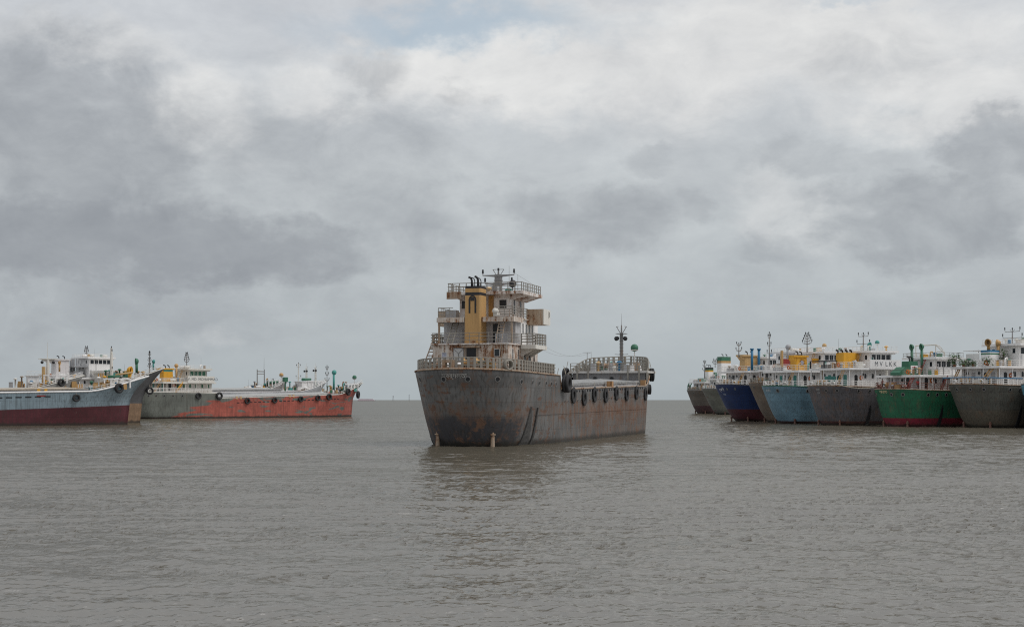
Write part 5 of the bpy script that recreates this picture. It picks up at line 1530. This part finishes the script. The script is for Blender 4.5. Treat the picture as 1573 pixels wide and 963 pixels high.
for x, y in ((mx + 3, -1.5), (mx + 5.2, -1), (mx - 5.6, -1.0)): MB().box(x - .5, x + .5, y - .5, y + .5, 7.2, 8.5).build('winch', M_YELLOW if x > mx else M_TAN, l0)
for x in (24, 27.5, 31, 34.5): MB().box(x - .4, x + .4, -4.9, -4.3, 7.0, 7.9).build('hatch_cleat', M_CREAM, l0)
p, n = H.side_point(H.L - 5.2, 8.3, -1); tyre(l0, p, n, .8, 'tyre on the bow of the pale grey low ship', gL, .8, .6)

# ---- red and grey-green ship
hm = hull_paint('red_patched_plating', (0.150, 0.160, 0.142), alt=(0.43, 0.115, 0.085), alt_from=18.5, alt_tip=True, boot=(.07, .03, .028), boot_z=.35, rust=.2, grime=.75, seam=.5)
H, l4, h = bow_ship(557.5, 392, R(45), 'red cargo ship with grey-green stern and bow tip, the long one by mid water', hm, M_CREAM, zp=6.55, xp=24.0, zm1=5.0, zm2=6.0, zb=9.4, xf=63.5, stemov=3.6, L=75, B=11.5)
HL4 = H
stern_holes(h, H, ys=(-1.6, -4.0), xs=(4.6, 6.6, 8.8, 11.2, 13.8), r=.22, drop=.9)
for k in range(26):
    x = 30 + k * 1.3; freeing_port(h, H, x, 3.75 + .03 * (x - 26), .75, .2)
poop_rail(l4, H, M_RAIL_W, flat=False)
dh, wh = house(l4, H, 8.95, 12.1, a=(9.0, 23.2), w=(17.2, 22.4), f=(11.4, 14.2), fh=1.0, ftop=12.1, fmat=M_YELLOWB, bands=((11.55, 12.1, M_TEAL),), cap=.9, pipes=2, board='M.V. MD. MOHAMMAD', bsize=.95, board_h=1.5, board_x=(15.6, 23.2),
      mast='tree', mast_top=4.0, arms=4, span=1.1, mastx=18.6, openings='green', doorm=M_TEAL, wall=M_CREAM, hl=4.2, boardw=5.3)
cowl(l4, 15.0, -1.1, 8.95, 4.1, .5, M_YELLOW, 1.2)
ladder(l4, (12.4, -5.0, 6.4), (14.6, -5.0, 9.0), .8, M_YELLOWB, (0.6, .4, 0), steps=9, r=.12)
hatch(l4, H, 25.5, 63, 4.4, 3.8, 5.35, .45, M_TARPG, M_GREY)
for x in (29.6, 30.8, 46.0, 47.2): MB().box(x - .22, x + .22, -5.8, -5.3, H.top(x) - .4, H.top(x) + .35).build('mooring_post', M_YELLOW, l4)
zf = foredeck(l4, H, 6.9, mast='tree', mast_h=6.8, mastx=H.L - 12.5, wl=M_GREENP, balls=((3.0, 0, 3.9, .62, M_GREENP),))
cowl(l4, H.L - 9.8, .5, 6.9, 5.2, .68, M_TEAL, .4)
for k, (x, z, r_, dr) in enumerate(((18.2, 5.6, .80, .4), (24.2, 5.6, .92, .4), (32.6, 4.3, .80, .3), (41.0, 4.5, .78, .3), (49.3, 4.8, .78, .3), (54.9, 5.1, .78, .3), (58.6, 5.4, .90, .4), (66.0, 6.9, 1.0, .4))):
    p, n = H.side_point(x, z, -1)
    tyre(l4, p, n, r_, f'{ORD[k]} tyre from the stern along the red ship\'s side', gL, .7, dr)
p, n = H.side_point(70.8, 6.2, -1); tyre(l4, p + Vector((.9, -.2, 0)), n, 1.05, 'grey tyre under the tip of the red ship\'s bow', gL, .8, 1.0)

# ---- white-sided ship behind the red one
hm = hull_paint('white_blue_plating', (0.46, 0.48, 0.50), boot=(.10, .22, .40), boot_z=5.35, rust=.08, grime=.5, seam=.3)
H, l6, h = bow_ship(502, 404, R(45), 'white-sided cargo ship with blue stripe, its foremasts above the red ship\'s hatch', hm, M_WHITE, zp=7.0, zm1=6.3, zm2=6.9, zb=9.9, xf=60, stemov=3.2)
HL6 = H
hatch(l6, H, 18, 55, 4.4, 4.6, 7.1, .4, M_TARPG, M_GREY)
zf = foredeck(l6, H, 7.6, mast='lattice', mast_h=6.0, mastx=H.L - 4.0, wl=M_TAN, mat=M_CREAM)
lattice_mast(l6, H.L - 6.3, 1.2, 7.2, 13.4, M_CREAM)
tree_mast(l6, H.L - 10.0, 0, 7.4, 14.8, M_CREAM, 2, 1.1, 'cross', 'foremast', .24)
MB().box(H.L - 15.5, H.L - 14.3, -1, 0, 9.6, 10.9).tube((H.L - 14.9, -.5, 7), (H.L - 14.9, -.5, 9.7), .2).build('winch_house', M_GREENP, l6)
MB().box(H.L - 10.5, H.L - 6.5, -2.4, 1, 7.6, 9.6).box(H.L - 10.8, H.L - 6.2, -2.6, 1.2, 9.6, 9.8).build('deck_store', M_WHITE, l6)
MB().tube((H.L - 9.8, -1.5, 10.3), (H.L - 6.8, -1.5, 10.4), .42, .3, 10).build('net_roll', M_GREENP, l6, True)
dhx = MB().box(3.2, 9.0, -4.2, 4.2, 6.9, 11.3); dho = dhx.build('deckhouse', M_CREAM, l6)
MB().box(2.6, 9.4, -4.7, 4.7, 11.3, 11.9).build('roof', M_CREAM, l6)
for x in (3.9, 5.8, 7.7):
    M = face_matrix((x, -4.2, 9.7), (0, -1, 0)) @ Matrix.Rotation(R(-35), 4, 'Z')
    MB().obox(M, .62, 1.7, .08).build('window', M_GLASS, dho)
poop_rail(l6, H)

# ---- white ship with the tall house
hm = hull_paint('white_grey_plating', (0.40, 0.40, 0.40), rust=.2, grime=.5, seam=.3)
H, l5, h = bow_ship(443, 404, R(46), 'cargo ship with tall all-white house and pale funnel, behind the left-hand hulls', hm, M_WHITE, zp=7.4, zm1=6.2, zm2=6.9, zb=10.2, xf=62, stemov=3.2, L=76)
HL5 = H
house(l5, H, 10.2, 15.2, a=(3.0, 19), w=(12.5, 18.5), hw=3.6, f=(4.6, 8.4), fh=1.4, ftop=14.6, fmat=paint((.60, .58, .58), .16, .4), cap=.9, pipes=2, mast='tree', mast_top=2.6, mastx=13.6, arms=3, span=1.0, board_h=0, board_x=(10, 18), doorm=M_RUSTGREY, ladders=M_GREY)
MB().box(9.4, 11.6, -2.0, 2.0, 10.2, 11.9).box(8.6, 12.4, -3.0, 3.0, 12.9, 13.1).build('boat_platform', M_GREY, l5)
for y in (-1.6, .2, 1.6): MB().tube((10.2, y, 10.2), (10.2, y, 15.0), .35, .35, 8).build('vent_trunk', M_GREY, l5)
hatch(l5, H, 20, 55, 4.4, 4.6, 6.9, .5, M_TARPG, M_GREY)
zf = foredeck(l5, H, 7.7, mast=None, wl=M_GREENP, balls=((2.2, .3, 4.0, .62, M_YELLOW),))
gm = MB(); gx = H.L - 9.4
for q in (-1.1, 1.1): gm.tube((gx + q * 1.35, q * .4, 7.6), (gx + q * 1.35, q * .4, 13.2), .17, .12, 6)
gm.tube((gx - 1.35, -.4, 12.6), (gx + 1.35, .4, 12.6), .13); gm.tube((gx - 1.35, -.4, 11.9), (gx + 1.35, .4, 11.9), .09); gm.tube((gx + 1.35, .4, 13.2), (gx + 1.4, .4, 16.6), .06, .02)
gm.build('foremast', M_STEEL, l5)
MB().tube((H.L - 8.4, -1.5, 9.2), (H.L - 4.8, -1.5, 9.6), .5, .5, 10).build('net_roll', M_GREENP, l5, True)

for root, Hx, z in ((l4, HL4, 7.3), (l6, HL6, 8.2), (l5, HL5, 8.4), (l0, HL0, 8.1)):
    fore_gear(root, Hx, z)
    clutter(root, Hx.L - 15, Hx.L - 8.5, -3.2, 1.5, z - .9, 12, root['label'] + 'g', 2.7)
    clutter(root, Hx.L - 8.5, Hx.L - 3.5, -2.0, 1.2, z - .3, 9, root['label'] + 'h', 2.6)
clutter(l1, HL1.L - 9.5, HL1.L - 3.5, -2.0, 1.2, 7.0, 10, 'grey blue bow', 2.2)

# ================================================================== PEOPLE, ROPE, PLANTS
def person(loc, yaw, shirt, trousers, label, arm=(0.25, 0.3)):
    root = empty('person', loc, yaw)
    tag(root, label, 'person')
    def skin(name, joints, edges, radii, mat, lv=2):
        me = bpy.data.meshes.new(name); me.from_pydata(joints, edges, [])
        o = bpy.data.objects.new(name, me); COL.objects.link(o); o.parent = root
        sk = o.modifiers.new('skin', 'SKIN'); 
        for v, r_ in zip(me.skin_vertices[0].data if me.skin_vertices else [], radii): v.radius = (r_, r_)
        sb = o.modifiers.new('sub', 'SUBSURF'); sb.levels = lv; sb.render_levels = lv
        me.materials.append(mat)
        return o
    def mk(name, J, E, Rr, mat):
        me = bpy.data.meshes.new(name); me.from_pydata(J, E, [])
        o = bpy.data.objects.new(name, me); COL.objects.link(o); o.parent = root
        with bpy.context.temp_override(object=o, active_object=o, selected_objects=[o]):
            o.modifiers.new('skin', 'SKIN')
        if not me.skin_vertices:
            bpy.context.view_layer.objects.active = o
            bpy.ops.mesh.customdata_skin_add()
        for v, r_ in zip(me.skin_vertices[0].data, Rr): v.radius = (r_, r_)
        me.skin_vertices[0].data[0].use_root = True
        sb = o.modifiers.new('sub', 'SUBSURF'); sb.levels = 2; sb.render_levels = 2
        me.materials.append(mat)
        return o
    a0, a1 = arm
    J = [(0, 0, .98), (0, 0, 1.2), (0, 0, 1.42), (.01, 0, 1.53), (.03, 0, 1.64), (.03, 0, 1.76),
         (0, .19, 1.42), (a0 * .5, .27, 1.15), (a0 + .12, .22, .93), (a0 + .17, .20, .84),
         (0, -.19, 1.42), (a1 * .5, -.27, 1.15), (a1 + .12, -.22, .93), (a1 + .17, -.20, .84),
         (0, .10, .92), (.02, .12, .50), (-.01, .13, .09), (.13, .14, .04),
         (0, -.10, .92), (.05, -.13, .50), (.03, -.14, .09), (.17, -.15, .04)]
    E = [(0, 1), (1, 2), (2, 3), (3, 4), (4, 5), (2, 6), (6, 7), (7, 8), (8, 9), (2, 10), (10, 11), (11, 12), (12, 13), (0, 14), (14, 15), (15, 16), (16, 17), (0, 18), (18, 19), (19, 20), (20, 21)]
    Rr = [.125, .12, .135, .06, .095, .085, .07, .05, .036, .04, .07, .05, .036, .04, .085, .06, .042, .035, .085, .06, .042, .035]
    mk('body', J, E, Rr, plain('brown_skin', (.20, .105, .065), .6, 0, .15))
    S = [(0, 0, .90), (0, 0, 1.2), (0, 0, 1.44), (0, .20, 1.42), (a0 * .42, .268, 1.2), (0, -.20, 1.42), (a1 * .42, -.268, 1.2)]
    mk('shirt', S, [(0, 1), (1, 2), (2, 3), (3, 4), (2, 5), (5, 6)], [.15, .145, .15, .09, .075, .09, .075], shirt)
    T = [(0, 0, .95), (0, .10, .90), (.02, .12, .50), (-.01, .13, .14), (0, -.10, .90), (.05, -.13, .50), (.03, -.14, .14)]
    mk('trousers', T, [(0, 1), (1, 2), (2, 3), (0, 4), (4, 5), (5, 6)], [.14, .105, .085, .07, .105, .085, .07], trousers)
    MB().lathe([(.001, .13), (.06, .12), (.10, .07), (.108, 0), (.09, -.04)], Matrix.Translation((.015, 0, 1.72)), 12).build('hair', M_BLACK, root, True)
    return root

def on_ship(root, x, y, z): return root.matrix_basis @ Vector((x, y, z))
person(on_ship(r7, .95, 2.0, 6.45), R(200), plain('maroon_cloth', (.13, .035, .035), .8), plain('dark_cloth', (.03, .03, .045), .8),
       'person in maroon shirt and dark trousers standing at the green ship\'s stern rail', (.2, .05))
person(on_ship(r7, 3.2, -4.2, 6.3), R(255), plain('red_cloth', (.62, .05, .05), .8), plain('black_cloth', (.025, .022, .022), .8),
       'person in bright red shirt standing on the green ship beside its ladders', (.25, .3))

a = on_ship(r6, .7, -4.6, 7.35); b = on_ship(r7, .5, 3.6, 6.75)
mr = MB().path([a.lerp(b, t) - Vector((0, 0, .35 * 4 * t * (1 - t))) for t in np.linspace(0, 1, 13)], .07, 6).build('mooring_rope', M_ROPE)
tag(mr, 'pale mooring rope slanting from the grey stern down to the green ship', 'rope')

def potted_plant(loc, h, spread, label, kind, n):
    rnd = random.Random(label)
    root = empty('potted_plant', loc)
    tag(root, label, 'plant', 'potted plants on the olive grey ship')
    MB().lathe([(.01, 0), (.22, 0), (.30, .4), (.27, .4), (.25, .34), (.01, .34)], Matrix.Identity(4), 12).build('pot', plain('clay', (.28, .13, .07), .8), root)
    st = MB(); lf = MB()
    for k in range(5):
        a_ = rnd.uniform(0, 6.28); t = Vector((math.cos(a_) * spread * .4, math.sin(a_) * spread * .4, h * rnd.uniform(.6, .85)))
        st.path([(0, 0, .3), (t.x * .4, t.y * .4, .3 + t.z * .5), t], .03, 5)
    for k in range(n):
        a_ = rnd.uniform(0, 6.28); rr = spread * math.sqrt(rnd.random()); zz = .45 + (h - .45) * rnd.random() ** (.6 if kind == 'palm' else .9)
        c_ = Vector((rr * math.cos(a_), rr * math.sin(a_), zz - (rr / spread) ** 2 * h * .25))
        d = Vector((math.cos(a_ + rnd.uniform(-.6, .6)), math.sin(a_ + rnd.uniform(-.6, .6)), rnd.uniform(-.7, .5))).normalized()
        s_ = d.cross(Vector((0, 0, 1))).normalized()
        L_ = rnd.uniform(.28, .48) if kind != 'palm' else rnd.uniform(.5, .85)
        w_ = L_ * (.32 if kind != 'palm' else .16)
        lf.add([c_, c_ + d * L_ * .5 + s_ * w_, c_ + d * L_ - Vector((0, 0, .06)), c_ + d * L_ * .5 - s_ * w_], [(0, 1, 2, 3)])
    st.build('stem', plain('stem_bark', (.10, .07, .04), .8), root)
    lf.build('foliage', plain('leaf_green', (.055, .125, .032), .6, 0, .5), root)
for (x, y, h, sp_, lab, kd, n) in ((2.9, 4.6, 2.4, .95, 'tall palm-like plant at the left end of the olive grey ship\'s boat deck rail', 'palm', 170),
                                   (2.9, 2.6, 1.3, .75, 'low bushy plant next to the palm-like one on the boat deck', 'bush', 150),
                                   (3.0, .6, .95, .6, 'smallest plant by the rail, under the white funnel', 'bush', 110),
                                   (3.2, -2.4, 1.7, .8, 'bushy plant right of the white funnel on the boat deck', 'bush', 170),
                                   (8.0, -1.3, 3.3, .7, 'tall climbing plant reaching up beside the yellow cowl', 'bush', 230)):
    potted_plant(on_ship(r8, x, y, 10.15), h, sp_, lab, kd, n)

# ================================================================== FAR AWAY
def at(px, d, z=0.0): return ((px - CXP) / FPX * d, d, z)
x, y, _ = at(563, 6200)
bg_ = empty('barge', (x, y, 0)); bg_.scale = (2.35, 2.35, 2.0); tag(bg_, 'distant pale and maroon barge low on the horizon, beyond the red bow', 'barge')
MB().prism([(-16, 0), (16, 0), (17.5, 1.5), (-17, 1.5)], 'y', -4, 4).build('hull', plain('maroon_hull', (.30, .22, .24), .7), bg_)
MB().prism([(-16, 1.5), (15, 1.5), (12, 4.4), (-15, 4.9)], 'y', -3, 3).build('cargo', plain('pale_cargo', (.62, .56, .60), .7), bg_)
for px, h_, lab in ((628.5, 8.6, 'tall thin beacon on the horizon left of the rusty ship'), (604, 6.5, 'squat faint beacon on the horizon between barge and rusty ship')):
    x, y, _ = at(px, 6000)
    r_ = empty('beacon', (x, y, 0)); r_.scale = (2.6, 2.6, 3.2); tag(r_, lab, 'beacon')
    m = MB()
    w = .5 if h_ > 8 else 1.2
    for a_ in (-1, 1): m.tube((a_ * w, 0, -1), (a_ * w * .4, 0, h_ - 1), .22, .18, 6)
    m.build('pile', plain('beacon_steel', (.24, .25, .26), .7), r_)  # grey lightened to put distance haze into the colour
    MB().box(-w * .7, w * .7, -.5, .5, h_ - 1, h_).build('platform', plain('beacon_steel', (.24, .25, .26), .7), r_)
